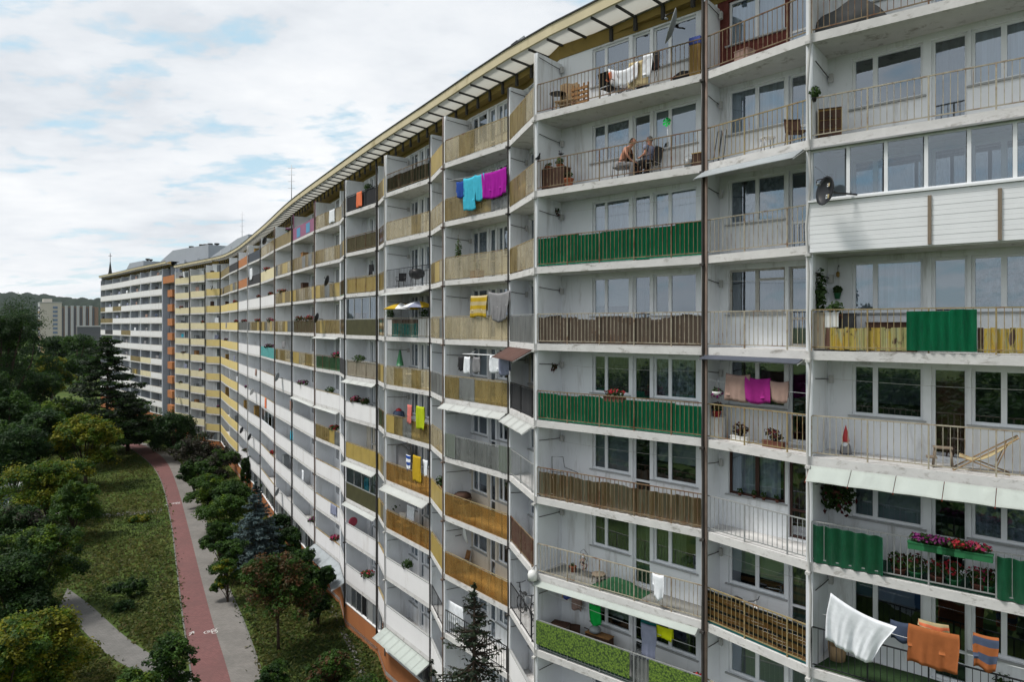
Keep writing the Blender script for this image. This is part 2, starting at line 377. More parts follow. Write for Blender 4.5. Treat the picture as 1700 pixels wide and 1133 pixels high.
def make_bays(F, dz, far):
    bays = []; n = len(F) - 1
    for j in range(n):
        b = Bay(); b.F0, b.F1 = F[j], F[j+1]; b.u = (b.F1 - b.F0).normalized(); b.n = V((-b.u.y, b.u.x, 0)); b.W = (b.F1 - b.F0).length
        b.ang = atan2(b.u.y, b.u.x); b.dz = dz; b.far = far; b.r = n - 2 - j if not far else 99; b.j = j
        b.long = b.W > 4.3; bays.append(b)
    for j in range(n + 1):
        if j == 0: v = bays[0].n * 1.4
        elif j == n: v = bays[-1].n * 1.2
        elif bays[j].long: v = bays[j].n * 1.5
        else: v = bays[j-1].n * 1.0
        if j < n: bays[j].w0 = F[j] + v
        if j > 0: bays[j-1].w1 = F[j] + v
    for b in bays:
        b.uw = (b.w1 - b.w0).normalized(); b.nw = V((-b.uw.y, b.uw.x, 0)); b.Ww = (b.w1 - b.w0).length
    return bays
NB = make_bays(NF, 0.0, False); FB = make_bays(FF, 1.2, True)
BAY = {b.r: b for b in NB}
def fp(b, s, t, z): p = b.F0 + b.u * s + b.n * t; return V((p.x, p.y, z))
def wp(b, s, t, z): p = b.w0 + b.uw * s + b.nw * t; return V((p.x, p.y, z))
def s_front(b, px, t=0.0):      # distance along a bay (t metres behind the front) that is seen in picture column px
    a = (px - CX) / FPX; o = b.F0 + b.n * t
    return (a * o.y - o.x) / (b.u.x - a * b.u.y)
def s_wall(b, px, t=0.0):
    a = (px - CX) / FPX; o = b.w0 + b.nw * t
    return (a * o.y - o.x) / (b.uw.x - a * b.uw.y)
ROOT = thing('apartment_block', 'long wavy white block of flats with sawtooth rows of balconies and cream overhanging eaves', 'apartment block', (NF[12].x, NF[12].y, 0), world=True)
# ---------------------------------------------------------------- balcony fronts
def bar(mb, b, s, t, z0, z1, w, m):
    mb.box(fp(b, s - w/2, t - w/2, z0), b.u * w, b.n * w, V((0,0,z1 - z0)), m)
def hbar(mb, b, s0, s1, t, z, w, hgt, m):
    mb.box(fp(b, s0, t - w/2, z), b.u * (s1 - s0), b.n * w, V((0,0,hgt)), m)
def railing(mb, b, z, m, s0=.06, s1=None, step=.145, hgt=1.05, t=.05):
    s1 = b.W - .06 if s1 is None else s1
    hbar(mb, b, s0, s1, t, z + hgt - .03, .035, .03, m); hbar(mb, b, s0, s1, t, z + .09, .03, .025, m)
    n = max(2, int((s1 - s0) / step)); rr = random.Random(int(z*100) + b.j)
    for i in range(n + 1):
        s = s0 + (s1 - s0) * i / n; post = i % 9 == 0 or i == n
        w = .034 if post else .0145
        bar(mb, b, s + (0 if post else rr.uniform(-.008,.008)), t, z + (-.12 if post else .1), z + hgt - .03, w, m)
def panel(mb, b, z, m, s0, s1, h0, h1, t, kind='flat', pitch=.16):
    if kind == 'flat':
        mb.box(fp(b, s0, t, z + h0), b.u * (s1 - s0), b.n * .02, V((0,0,h1 - h0)), m)
    elif kind == 'corr':
        n = max(4, int((s1 - s0) / pitch * 8)); amp = pitch * (.17 if pitch == .3 else .12 if pitch > .25 else .10); ph = random.Random(int(z*10)+b.j).random()
        def fn(u, v):
            s = s0 + (s1 - s0) * u; k = int((s - s0) / .9)
            jag = .025 * sin(k * 2.4 + ph*6)
            return fp(b, s, t + amp * sin(2*pi*s/pitch), z + h0 + (h1 + jag - h0) * v)
        mb.sheet(fn, n, 1, .008, m)
    elif kind == 'planks':
        n = max(2, int((s1 - s0) / .115)); w = (s1 - s0) / n; rr = random.Random(int(z*7)+b.j+int(s0*10))
        for i in range(n):
            mb.box(fp(b, s0 + w*i, t + rr.uniform(0,.008), z + h0 + rr.uniform(-.01,.01)), b.u * (w - .006), b.n * .018, V((0,0,h1 - h0 + rr.uniform(-.012,.012))), m)
    elif kind == 'reed':
        n = max(3, int((s1 - s0) / .05)); w = (s1 - s0) / n; rr = random.Random(int(z*7)+b.j)
        hh = h1
        for i in range(n):
            if i % 7 == 0: hh = h1 + .05*sin(i*.13) + rr.uniform(-.05,.04)
            mb.box(fp(b, s0 + w*i, t + rr.uniform(0,.012), z + h0), b.u * (w*.9), b.n * .016, V((0,0,hh - h0 + rr.uniform(-.02,.015))), m)
    elif kind == 'bands':
        n = 11; 
        for i in range(n):
            a, c = h0 + (h1-h0)*i/n, h0 + (h1-h0)*(i+1)/n
            wave = lambda u, i=i: .012*sin(u*14+i)
            mb.sheet(lambda u, v: fp(b, s0 + (s1-s0)*u, t + .012*sin(u*23), z + a + (c-a-.002)*v + wave(u)), 24, 1, .01, 'band_black' if i % 3 == 1 else 'bamboo')
def loggia(mb, gl, b, z, m, s0, s1, h0, h1, t, n, side=False):
    fr = .055
    for h in (h0, h1 - fr): mb.box(fp(b, s0, t, z + h), b.u * (s1 - s0), b.n * .06, V((0,0,fr)), m)
    for i in range(n + 1):
        s = s0 + (s1 - s0 - fr) * i / n
        mb.box(fp(b, s, t + .003, z + h0 + fr), b.u * (fr if i in (0, n) else fr*1.5), b.n * .054, V((0,0,h1 - h0 - 2*fr)), m)
    for i in range(n):
        a = s0 + (s1 - s0) * i / n + .05; c = s0 + (s1 - s0) * (i+1) / n - .05
        gl.poly([fp(b, a, t + .03, z + h0 + fr), fp(b, c, t + .03, z + h0 + fr), fp(b, c, t + .03, z + h1 - fr), fp(b, a, t + .03, z + h1 - fr)], 'pane_loggia')
CEIL = ST - .25
def front(style, b, k, z):
    P = {}
    def g(n):
        if n in P and n not in ('railing','clapboard_parapet'):
            q = 2
            while n + '|%d' % q in P: q += 1
            n = n + '|%d' % q
        return P.setdefault(n, MB())
    W = b.W; e = .05; bars = None
    rail = {'r':'rail_rust','q':'rail_pale','h':'rail_yellow','k':'rail_black','e':'rail_grey','g':'rail_rust','G':'rail_rust','b':'rail_pale','n':'rail_rust','a':'rail_yellow','A':'rail_yellow',
            'o':'rail_yellow','l':'rail_grey','v':'rail_yellow','Y':'rail_yellow','y':'rail_yellow','m':'rail_grey','d':'rail_black','t':'rail_pale','s':'rail_rust','P':'rail_yellow','F':'rail_pale','X':'rail_grey','N':'rail_black','B':'rail_rust'}.get(style)
    step = .145 if b.r <= 2 else (.48 if style in 'aAoY' else .17)
    if rail: railing(g('railing'), b, z, rail, step=step, hgt=1.08)
    if style == 'g': panel(g('corrugated_panel'), b, z, 'green_panel', e, W - e, .04, 1.03 if k != 4 else .98, .075, 'corr')
    elif style == 'G': panel(g('screen'), b, z, 'green_dark', e, W - e, .05, .86, .075, 'corr')
    elif style == 'b': panel(g('reed_screen'), b, z, 'reed_brown', e, W - e, .03, .93, .085, 'reed')
    elif style == 'n':
        if b.r == 3: panel(g('screen'), b, z, 'awning_brown', e, W - e, .03, 1.03, .085)
        else: panel(g('corrugated_panel'), b, z, 'corr_brown', e, W - e, .02, .90, .085, 'corr', .36)
    elif style in 'aAolY':
        m = {'a':'amber_pale','A':'amber_glass','o':'amber_orange','l':'amber_grey','Y':'yellow_glass'}[style]
        n = max(1, round(W / 1.15))
        pr = random.Random(b.j*17 + k*5)
        for i in range(n):
            mm = pr.choice({'a':['amber_pale','amber_pale','amber_glass'],'A':['amber_glass','amber_pale','amber_glass','amber_grey','yellow_glass']}.get(style, [m]))
            panel(g('glass_panel'), b, z, mm, e + (W-2*e)*i/n + .012, e + (W-2*e)*(i+1)/n - .012, .04, 1.02, .005)
    elif style == 'v': panel(g('bamboo_screen'), b, z, 'bamboo', e, W - e, .10, .98, .085, 'bands'); panel(g('net'), b, z, 'cloth_teal', e, W - e, .0, .10, .09)
    elif style == 'y': panel(g('board_panel'), b, z, 'yellow_glass', e, W - e, .04, 1.0, .08, 'planks' if b.r < 9 else 'flat')
    elif style == 'm':
        panel(g('leaf_mat'), b, z, 'ivy_print', e, W*.605, .22, 1.06, -.02); panel(g('leaf_mat'), b, z, 'ivy_print', W*.715, W - e, .12, 1.06, -.02)
        panel(g('net'), b, z, 'net_green', e, W*.605, .03, .24, .09); panel(g('net'), b, z, 'net_green', W*.715, W - e, .03, .14, .09); panel(g('net'), b, z, 'amber_grey', W*.605, W*.715, .03, .95, .09)
    elif style == 'd': panel(g('fabric_screen'), b, z, 'fabric_dark', e, W - e, .05, 1.0, .08)
    elif style == 's':
        for i in range(5): panel(g('striped_screen'), b, z, ('parapet_pale','cloth_teal','parapet_amber')[i % 3] if k > 1 else ('fabric_dark','cloth_lilac','awning_brown')[i % 3], e, W - e, .05 + .19*i, .05 + .19*(i+1), .08)
    elif style == 't': panel(g('wave_board'), b, z, 'teal_cloth', W*.12, W*.70, .03, .75, .08, 'corr', .3); panel(g('side_panel'), b, z, 'parapet_white', e, W*.12, .03, 1.0, .08); panel(g('side_panel'), b, z, 'parapet_white', W*.72, W - e, .03, 1.0, .08); panel(g('top_board'), b, z, 'wood_dark', W*.12, W*.70, .76, .98, .1)
    elif style == 'B': panel(g('screen'), b, z, 'olive_sheet', e, W - e, .04, 1.0, .08)
    elif style == 'N': panel(g('lattice'), b, z, 'lattice_grey', e, W - e, .03, 1.0, .085)
    elif style == 'F':
        f = g('fence_boards'); panel(f, b, z, 'planks_grey', e, W - e, .03, 1.0, .085, 'planks')
    elif style == 'P':
        sa, sb_ = s_front(b, 1368), s_front(b, 1505); sc_ = s_front(b, 1622)
        panel(g('yellow_boards'), b, z, 'planks_yellow', s_front(b,1368), sb_, .04, .60, .085, 'planks'); panel(g('yellow_boards'), b, z, 'planks_yellow', sc_, W - e, .04, .60, .085, 'planks')
        panel(g('white_boards'), b, z, 'plastic_white', sa, s_front(b,1391), .61, 1.0, .088, 'planks'); panel(g('plank_screen'), b, z, 'planks_grey', e, sa, .04, 1.0, .085, 'planks')
        panel(g('corrugated_panel'), b, z, 'green_panel', sb_, sc_, .06, 1.02, -.03, 'corr', .2)
    elif style == 'X':
        panel(g('corrugated_panel'), b, z, 'green_worn', e, s_front(b,1466), .03, .97, .0, 'corr', .3); panel(g('corrugated_panel'), b, z, 'green_worn', s_front(b,1652), W - e, .03, .97, .0, 'corr', .3)
    elif style == 'L':                                        # closed loggia over a clapboard parapet
        p = g('clapboard_parapet'); n = 11
        for i in range(n): p.box(fp(b, .03, -.05 + .004*(i%2), z - .20 + 1.28*i/n), b.u * (W - .06), b.n * .05, V((0,0,1.28/n - .004)), 'pvc_white')
        for px in (1541, 1657): p.box(fp(b, s_front(b,px), -.085, z - .18), b.u * .075, b.n * .03, V((0,0,1.15)), 'wood_grey')
        p.box(fp(b, 0.0, -.10, z + 1.09), b.u * W, b.n * .16, V((0,0,.05)), 'pvc_white')
        gl = g('loggia_pane'); loggia(g('loggia_frame'), gl, b, z, 'pvc_white', .04, W - .04, 1.14, CEIL - .05, .02, 7)
        p.box(fp(b, .0, -.12, z + CEIL - .05), b.u * W, b.n * .2, V((0,0,.045)), 'rail_grey')
    elif style in 'pxz':
        panel(g('parapet'), b, z, {'p':'peach','x':'parapet_white','z':'olive_sheet'}[style], .04, W - .04, -.02, 1.02, .03)
        loggia(g('loggia_frame'), g('loggia_pane'), b, z, 'frame_white' if style == 'x' else 'rail_grey', .05, W - .05, 1.03, CEIL - .04, .04, 4 if b.W > 4.3 else 2)
    elif style in 'wcCAOuUKW':
        pass
    solid = {'w':'parapet_white','c':'parapet_yellow','C':'parapet_pale','O':'orange_panel','u':'purple','U':'navy_panel','K':'fabric_dark','W':'parapet_white','T':'teal_cloth','D':'green_dark','i':'parapet_amber'}.get(style)
    if solid:
        p = g('parapet'); p.box(fp(b, .04, .0, z - .02), b.u * (W - .08), b.n * .07, V((0,0,1.06)), solid)
        if style == 'w': p.box(fp(b, .03, -.015, z + 1.04), b.u * (W - .06), b.n * .1, V((0,0,.03)), 'sill' if b.j % 3 else 'rail_yellow')
        if style == 'u':
            for a in (.2, .62): p.box(fp(b, W*a, -.012, z + .08), b.u * W*.16, b.n * .01, V((0,0,.8)), 'blue_panel')
            for a in (.03, W-.25): p.box(fp(b, a, .01, z+1.04), b.u*.2, b.n*.05, V((0,0,1.3)), 'purple')
    return P
STY = {-1:'rrrrrrrrww', 0:'rqLPqXkkww', 1:'rhqqhevqww', 2:'rrgbgnqmww', 3:'aaalNenkww', 4:'aAaaAlooke', 5:'YaAAlaYYkw', 6:'GaktAAooww', 7:'AsysAgAAww', 8:'dByzFwYzww',
       9:'AAgsKwwwww', 10:'aaAAgwAwww', 11:'uAABAwwwww', 12:'iAAAAwwwww', 13:'aCwATwwxww', 14:'UKwAwwwwww', 15:'OOwlwwwwww', 16:'KAcccccccc', 17:'iicccccccc', 18:'cccccccccc',
       19:'cCCCDCCCCC', 20:'CCCCCCCCCC', 21:'CCCCCCCCCC', 22:'CCCCCCCCCC'}
# order of bays 16.. follows the plan: short returns share their neighbour's parapet
FST = {0:'wwiiwwwwww',1:'wwwiKwwwww',2:'wwiwwwwwww',3:'wwwwiwwwww',4:'wwwwwwiAww',5:'wwwwwwCCww',6:'wwwwwwwwww'}
# ---------------------------------------------------------------- windows
PXW = {0: [('w',1414,1532,[.33]),('d',1546,1606,None),('w',1612,1745,[.42])], 1: [('w',1209,1303,[.5]),('d',1309,1343,None)], 2: [('w',983,1044,[.35]),('d',1050,1079,None),('w',1084,1156,[.37])],
       3: [('w',871,889,[])], 4: [('w',782,808,[.36]),('d',811,822,None),('w',825,842,[.45])], 5: [('w',728,737,[])]}
def openings(b):
    if b.r in PXW:
        o = []
        for t, a, c, m in PXW[b.r]:
            s0, s1 = s_wall(b, a), s_wall(b, c)
            if b.r == 5: s0, s1 = b.Ww*.3, b.Ww*.75
            o.append((t, max(.1, s0), min(s1, b.Ww - .12), m))
        return o
    W = b.Ww
    if b.long and not b.far and b.r > 0 and b.F0.y < 100:
        p0, p1 = CX + FPX*b.F0.x/b.F0.y, CX + FPX*b.F1.x/b.F1.y; o = []
        for t, f0, f1, m in (('w',.54,.71,[.38]),('d',.75,.84,None),('w',.87,.985,[.42])):
            s0, s1 = s_wall(b, p0+(p1-p0)*f0), s_wall(b, p0+(p1-p0)*f1)
            s1 = min(s1, W-.1)
            if s0 > .1 and s1 - s0 > .25 and (not o or s0 > o[-1][2]+.05): o.append((t, s0, s1, m if s1-s0 > .8 else []))
        return o
    if b.long: return [('w',W*.22,W*.50,[.38]),('d',W*.53,W*.65,None),('w',W*.68,W*.95,[.42])]
    if W > 1.9: return [('w',W*.25,W*.72,[.5])]
    return []
CURT = ['curtain_white','curtain_grey','curtain_dark','curtain_lace','blind_grey',None,None,'blind_dark',None,'curtain_dark']
SPEC = {(0,0):[None,None,'curtain_grey'],(0,1):[None,'curtain_grey','curtain_white'],(0,3):['curtain_white','blind_grey','curtain_lace'],(0,4):['blind_dark','door_brown',None],(0,5):['blind_grey',None,'curtain_lace'],
        (0,6):['blind_blue',None,None],(1,0):['curtain_white','curtain_white'],(1,1):['curtain_white','curtain_grey'],(1,2):['curtain_lace',None],(1,3):['curtain_grey','curtain_grey'],(1,4):['curtain_dark',None],
        (1,5):['curtain_white','curtain_red'],(1,6):['blind_green','curtain_green'],(1,7):['shutter_grey','shutter_grey'],(2,0):['curtain_dark',None,None],(2,1):['curtain_lace',None,'blind_grey'],(2,2):['curtain_white','curtain_white','curtain_white'],
        (2,3):['blind_grey','curtain_grey',None],(2,4):['curtain_dark','curtain_dark','curtain_lace'],(2,5):['blind_grey',None,'blind_grey'],(2,6):['curtain_dark','curtain_green','curtain_green'],(2,7):['blind_green',None,'blind_dark'],(2,8):['shutter_grey','shutter_grey','blind_green']}
OLD = {(1,3):'frame_old', (1,5):'frame_brown'}
FARWIN, FARDOOR, FARSLAB, FARINT = MB(), MB(), MB(), MB()
WALL = MB()
nwin = [0]; ndoor = [0]
def opening_parts(b, k, z, i, o, indiv):
    t, s0, s1, mull = o
    h0, h1 = (1.0, 2.36) if t == 'w' else (.06, 2.36)
    fm = OLD.get((b.r, k), 'frame_white'); rr = random.Random(b.j*31 + k*7 + i)
    sp = SPEC.get((b.r, k)); cu = sp[i] if sp and i < len(sp) else rr.choice(CURT)
    fw = .07; D = .09
    fr, pn, cr = MB(), MB(), MB()
    xs = [s0] + [s0 + (s1 - s0) * m for m in (mull or [])] + [s1]
    fr.box(wp(b, s0, D, z + h0), b.uw*(s1-s0), b.nw*.06, V((0,0,fw)), fm); fr.box(wp(b, s0, D, z + h1 - fw), b.uw*(s1-s0), b.nw*.06, V((0,0,fw)), fm)
    for q, x in enumerate(xs):
        w = fw if q in (0, len(xs)-1) else fw*1.7
        x0 = x if q == 0 else (x - w if q == len(xs)-1 else x - w/2)
        fr.box(wp(b, x0, D + .002, z + h0 + fw), b.uw*w, b.nw*.056, V((0,0,h1-h0-2*fw)), fm)
    if (b.r, k) == (1, 3) and t == 'w': fr.box(wp(b, xs[1], D + .004, z + 2.0), b.uw*(s1-xs[1]-fw), b.nw*.05, V((0,0,.06)), fm)
    for a, c in zip(xs[:-1], xs[1:]):
        lo = h0 + fw
        if t == 'd' and (b.r, k) not in ((0,1),(0,4)):
            fr.box(wp(b, s0 + fw, D + .004, z + .82), b.uw*(s1-s0-2*fw), b.nw*.05, V((0,0,.07)), fm)
        pn.poly([wp(b, a+.05, D+.03, z+lo), wp(b, c-.05, D+.03, z+lo), wp(b, c-.05, D+.03, z+h1-fw), wp(b, a+.05, D+.03, z+h1-fw)], 'pane')
    if cu:
        full = cu.startswith('curtain') or cu.startswith('door') or cu.startswith('shutter')
        lo = h0 if full else h0 + (h1-h0) * rr.choice([0, .25, .45])
        dd = D + .05 if cu.startswith('shutter') else D + .14
        if cu.startswith('curtain'):
            gap = rr.choice([0, 0, .12, .3]) * (s1 - s0); a, c = s0, s1 - gap
            cr.grid(lambda u, v: wp(b, a + (c-a)*u, dd + .03*sin(u*(c-a)*38 + b.j), z + lo + (h1-lo)*v), 26 if indiv else 8, 1, cu)
        else: cr.poly([wp(b, s0, dd, z+lo), wp(b, s1, dd, z+lo), wp(b, s1, dd, z+h1), wp(b, s0, dd, z+h1)], cu)
    return fr, pn, cr
def wall_cell(b, z0, z1, zf, ops, m):
    cur = 0.0
    q = lambda s0, s1, a, c: WALL.poly([wp(b,s0,0,a), wp(b,s1,0,a), wp(b,s1,0,c), wp(b,s0,0,c)], m)
    for (t, s0, s1, mm) in ops:
        h0, h1 = (zf + 1.0, zf + 2.36) if t == 'w' else (zf + .06, zf + 2.36)
        q(cur, s0, z0, z1); q(s0, s1, z0, h0); q(s0, s1, h1, z1)
        D = .1
        for a, c in (((s0,h0),(s1,h0)),((s1,h0),(s1,h1)),((s1,h1),(s0,h1)),((s0,h1),(s0,h0))):
            WALL.poly([wp(b,a[0],0,a[1]), wp(b,a[0],D,a[1]), wp(b,c[0],D,c[1]), wp(b,c[0],0,c[1])], m)
        cur = s1
    q(cur, b.Ww, z0, z1)
def add_sills(fr, b, z, o):
    if o[0] == 'w': fr.box(wp(b, o[1] - .08, -.07, z + .955), b.uw*(o[2]-o[1]+.16), b.nw*.17, V((0,0,.042)), 'sill')
BALC = {}
for b in NB + FB:
    sty = (FST[b.j] if b.far else STY[b.r])
    indiv_b = (0 <= b.r <= 9)
    ops = openings(b)
    for k in range(0, 11):
        z = floor_z(k, b.dz)
        if z < -.2: continue
        wm = 'facade'
        if (b.r, k) == (1, 0): wm = 'brick_red'
        if (b.r, k) in ((3,4),(4,6),(4,7),(8,6)): wm = 'facade_cream'
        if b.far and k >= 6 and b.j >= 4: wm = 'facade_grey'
        # slab
        sl = MB() if (indiv_b and k < 10) else FARSLAB
        sl.prism([(b.F0.x,b.F0.y),(b.F1.x,b.F1.y),(b.w1.x,b.w1.y),(b.w0.x,b.w0.y)], z - .235, z, 'slab')
        ztop = z + ST if k > 0 else z + 3.2
        if k < 10:
            P = front(sty[k], b, k, z)
            if indiv_b:
                bo = sl.build('balcony', ROOT); BALC[(b.r, k)] = bo
                if b.r <= 6 and b.W > 2.5:
                    lm = MB(); q = b.w0 - b.F0; ln = q.length; q = q/ln; zb = z + 1.98; e = V((q.y,-q.x,0))*-.14
                    pp = lambda d_, h_: V((b.F0.x + q.x*d_ + b.u.x*.15, b.F0.y + q.y*d_ + b.u.y*.15, zb + h_))
                    lm.tube([pp(.05,.05), pp(ln*.5,.0), pp(ln-.05,-.03)], .014, 'pipe_dark', 5)
                    lm.box(pp(ln-.2,-.15), b.u*.1, q*.12, V((0,0,.22)), 'pipe_pale'); lm.build('line_bracket', bo)
                for nm, mb in P.items():
                    if mb.f: mb.build(nm.split('|')[0], bo)
            else:
                for mb in P.values():
                    o = len(FARSLAB.v); FARSLAB.v += mb.v
                    for f, mi_, sm in zip(mb.f, mb.m, mb.smooth):
                        FARSLAB.f.append(tuple(o + q for q in f)); FARSLAB.m.append(FARSLAB.mi(mb.mats[mi_])); FARSLAB.smooth.append(sm)
        # wall with openings
        if indiv_b or b.r == -1:
            wall_cell(b, z, ztop, z, ops, wm)
            for i, o in enumerate(ops):
                fr, pn, cr = opening_parts(b, k, z, i, o, True); add_sills(fr, b, z, o)
                cnt = nwin if o[0] == 'w' else ndoor
                if cnt[0] < 100 and b.r >= 0:
                    cnt[0] += 1
                    wo = fr.build('window' if o[0] == 'w' else 'balcony_door', ROOT)
                    pn.build('pane', wo)
                    if cr.f: cr.build({'c':'curtain','b':'blind','s':'shutter','d':'door_leaf'}[cr.mats[0][0]], wo)
                else:
                    T = FARWIN if o[0] == 'w' else FARDOOR
                    for mb in (fr, pn, cr):
                        oo = len(T.v); T.v += mb.v
                        for f, mi_, sm in zip(mb.f, mb.m, mb.smooth):
                            T.f.append(tuple(oo + q for q in f)); T.m.append(T.mi(mb.mats[mi_])); T.smooth.append(sm)
        else:
            WALL.poly([wp(b,0,0,z), wp(b,b.Ww,0,z), wp(b,b.Ww,0,ztop), wp(b,0,0,ztop)], wm)
            for (t, s0, s1, mm) in ops:
                T = FARWIN if t == 'w' else FARDOOR
                h0, h1 = (1.0, 2.36) if t == 'w' else (.06, 2.36)
                T.box(wp(b, s0, -.04, z + h0), b.uw*(s1-s0), b.nw*.06, V((0,0,h1-h0)), 'frame_white')
                xs = [s0] + [s0 + (s1-s0)*q for q in (mm or [])] + [s1]
                for a, c in zip(xs[:-1], xs[1:]):
                    T.poly([wp(b,a+.06,-.046,z+h0+.07), wp(b,c-.06,-.046,z+h0+.07), wp(b,c-.06,-.046,z+h1-.07), wp(b,a+.06,-.046,z+h1-.07)], 'pane_distant')
    # near-black sheet painted in for the unlit rooms behind the openings
    ztop = floor_z(0, b.dz) + 3.2
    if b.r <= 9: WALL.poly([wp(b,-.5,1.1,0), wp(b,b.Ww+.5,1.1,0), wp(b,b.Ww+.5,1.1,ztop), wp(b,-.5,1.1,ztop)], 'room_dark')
    # ground floor terrace: orange plinth, glazed above
    z = floor_z(10, b.dz); zz = floor_z(9, b.dz) - .235
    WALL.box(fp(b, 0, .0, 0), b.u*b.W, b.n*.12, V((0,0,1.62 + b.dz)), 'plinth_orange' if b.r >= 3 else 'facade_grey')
    WALL.box(fp(b, 0, -.03, 1.62 + b.dz), b.u*b.W, b.n*.16, V((0,0,.06)), 'parapet_white')
    n = max(1, round(b.W/.9))
    for i in range(n + 1): FARSLAB.box(fp(b, (b.W-.05)*i/n, .03, 1.68 + b.dz), b.u*.05, b.n*.05, V((0,0,zz - 1.68 - b.dz)), 'rail_grey')
    for i in range(n):
        if (i + b.j) % 4 != 1: FARWIN.poly([fp(b,(b.W-.05)*i/n+.06,.06,1.7+b.dz), fp(b,(b.W-.05)*(i+1)/n-.02,.06,1.7+b.dz), fp(b,(b.W-.05)*(i+1)/n-.02,.06,zz-.03), fp(b,(b.W-.05)*i/n+.06,.06,zz-.03)], 'pane_distant')
for nm, mb in (('balcony', FARSLAB), ('window', FARWIN), ('balcony_door', FARDOOR)):
    o = mb.build(nm, ROOT); o['kind'] = 'stuff'
# ---------------------------------------------------------------- divider walls and pipes
def pts_of(bays): return [(b.F0, b.w0) for b in bays] + [(bays[-1].F1, bays[-1].w1)]
for bays, zt in ((NB, 9.8), (FB, 11.0)):
    for i, (f, w) in enumerate(pts_of(bays)):
        d = (w - f).normalized(); s = V((d.y, -d.x, 0)); mb = MB()
        tk = .17
        if bays is FB and i >= 4: tk = .5
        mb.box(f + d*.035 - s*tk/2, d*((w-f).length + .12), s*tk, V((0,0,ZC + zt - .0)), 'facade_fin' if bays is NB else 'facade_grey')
        mb.build('divider_wall', ROOT)
PIPE = {1343:('pipe_pale',0.035),1168:('pipe_dark',.038),888.5:('pipe_pale',0.022),845:('pipe_dark',0.032),737:('pipe_rust',0.036),715:('pipe_dark',0.036),640:('pipe_pale',0.036),627.5:('pipe_dark',0.065),573.5:('pipe_dark',0.043),523.5:('pipe_rust',0.050),486:('pipe_dark',0.065),457:('pipe_rust',0.058),433:('pipe_dark',0.050),412:('pipe_pale',0.058),396:('pipe_dark',0.058),366.5:('pipe_dark',0.086),341.5:('pipe_dark',0.086),315.5:('pipe_dark',0.086)}
for (px, p), f, (_, w) in zip(NEAR, NF, pts_of(NB)):
    if px in PIPE:
        m, r_ = PIPE[px]; o = (f - w).normalized(); q = f + o*(r_ + .02); mb = MB(); rr = random.Random(int(px))
        side = V((o.y, -o.x, 0))
        pts = [V((q.x, q.y, ZC + 9.75 - i*1.2)) + side * rr.uniform(-.03,.03) * (2.2 if px == 1343 else .5) for i in range(25)]
        pts = [p_ for p_ in pts if p_.z > .3]; mb.tube(pts, r_, m, 8)
        if px == 1168:
            a = q - side*.12; mb.tube([V((a.x,a.y,ZC+9.7)), V((a.x,a.y,.4))], .035, 'pipe_rust', 8)
            mb.box(f + o*.01 - side*.07, side*.12, o*.02, V((0,0,ZC+9.7)), 'pipe_rust')
        for k in range(0, 9):     # small brackets under each slab
            zk = floor_z(k) - .3; mb.box(V((q.x,q.y,zk)) - side*.06 - o*.2, side*.12, o*.3, V((0,0,.07)), m)
        mb.build('downpipe', ROOT)
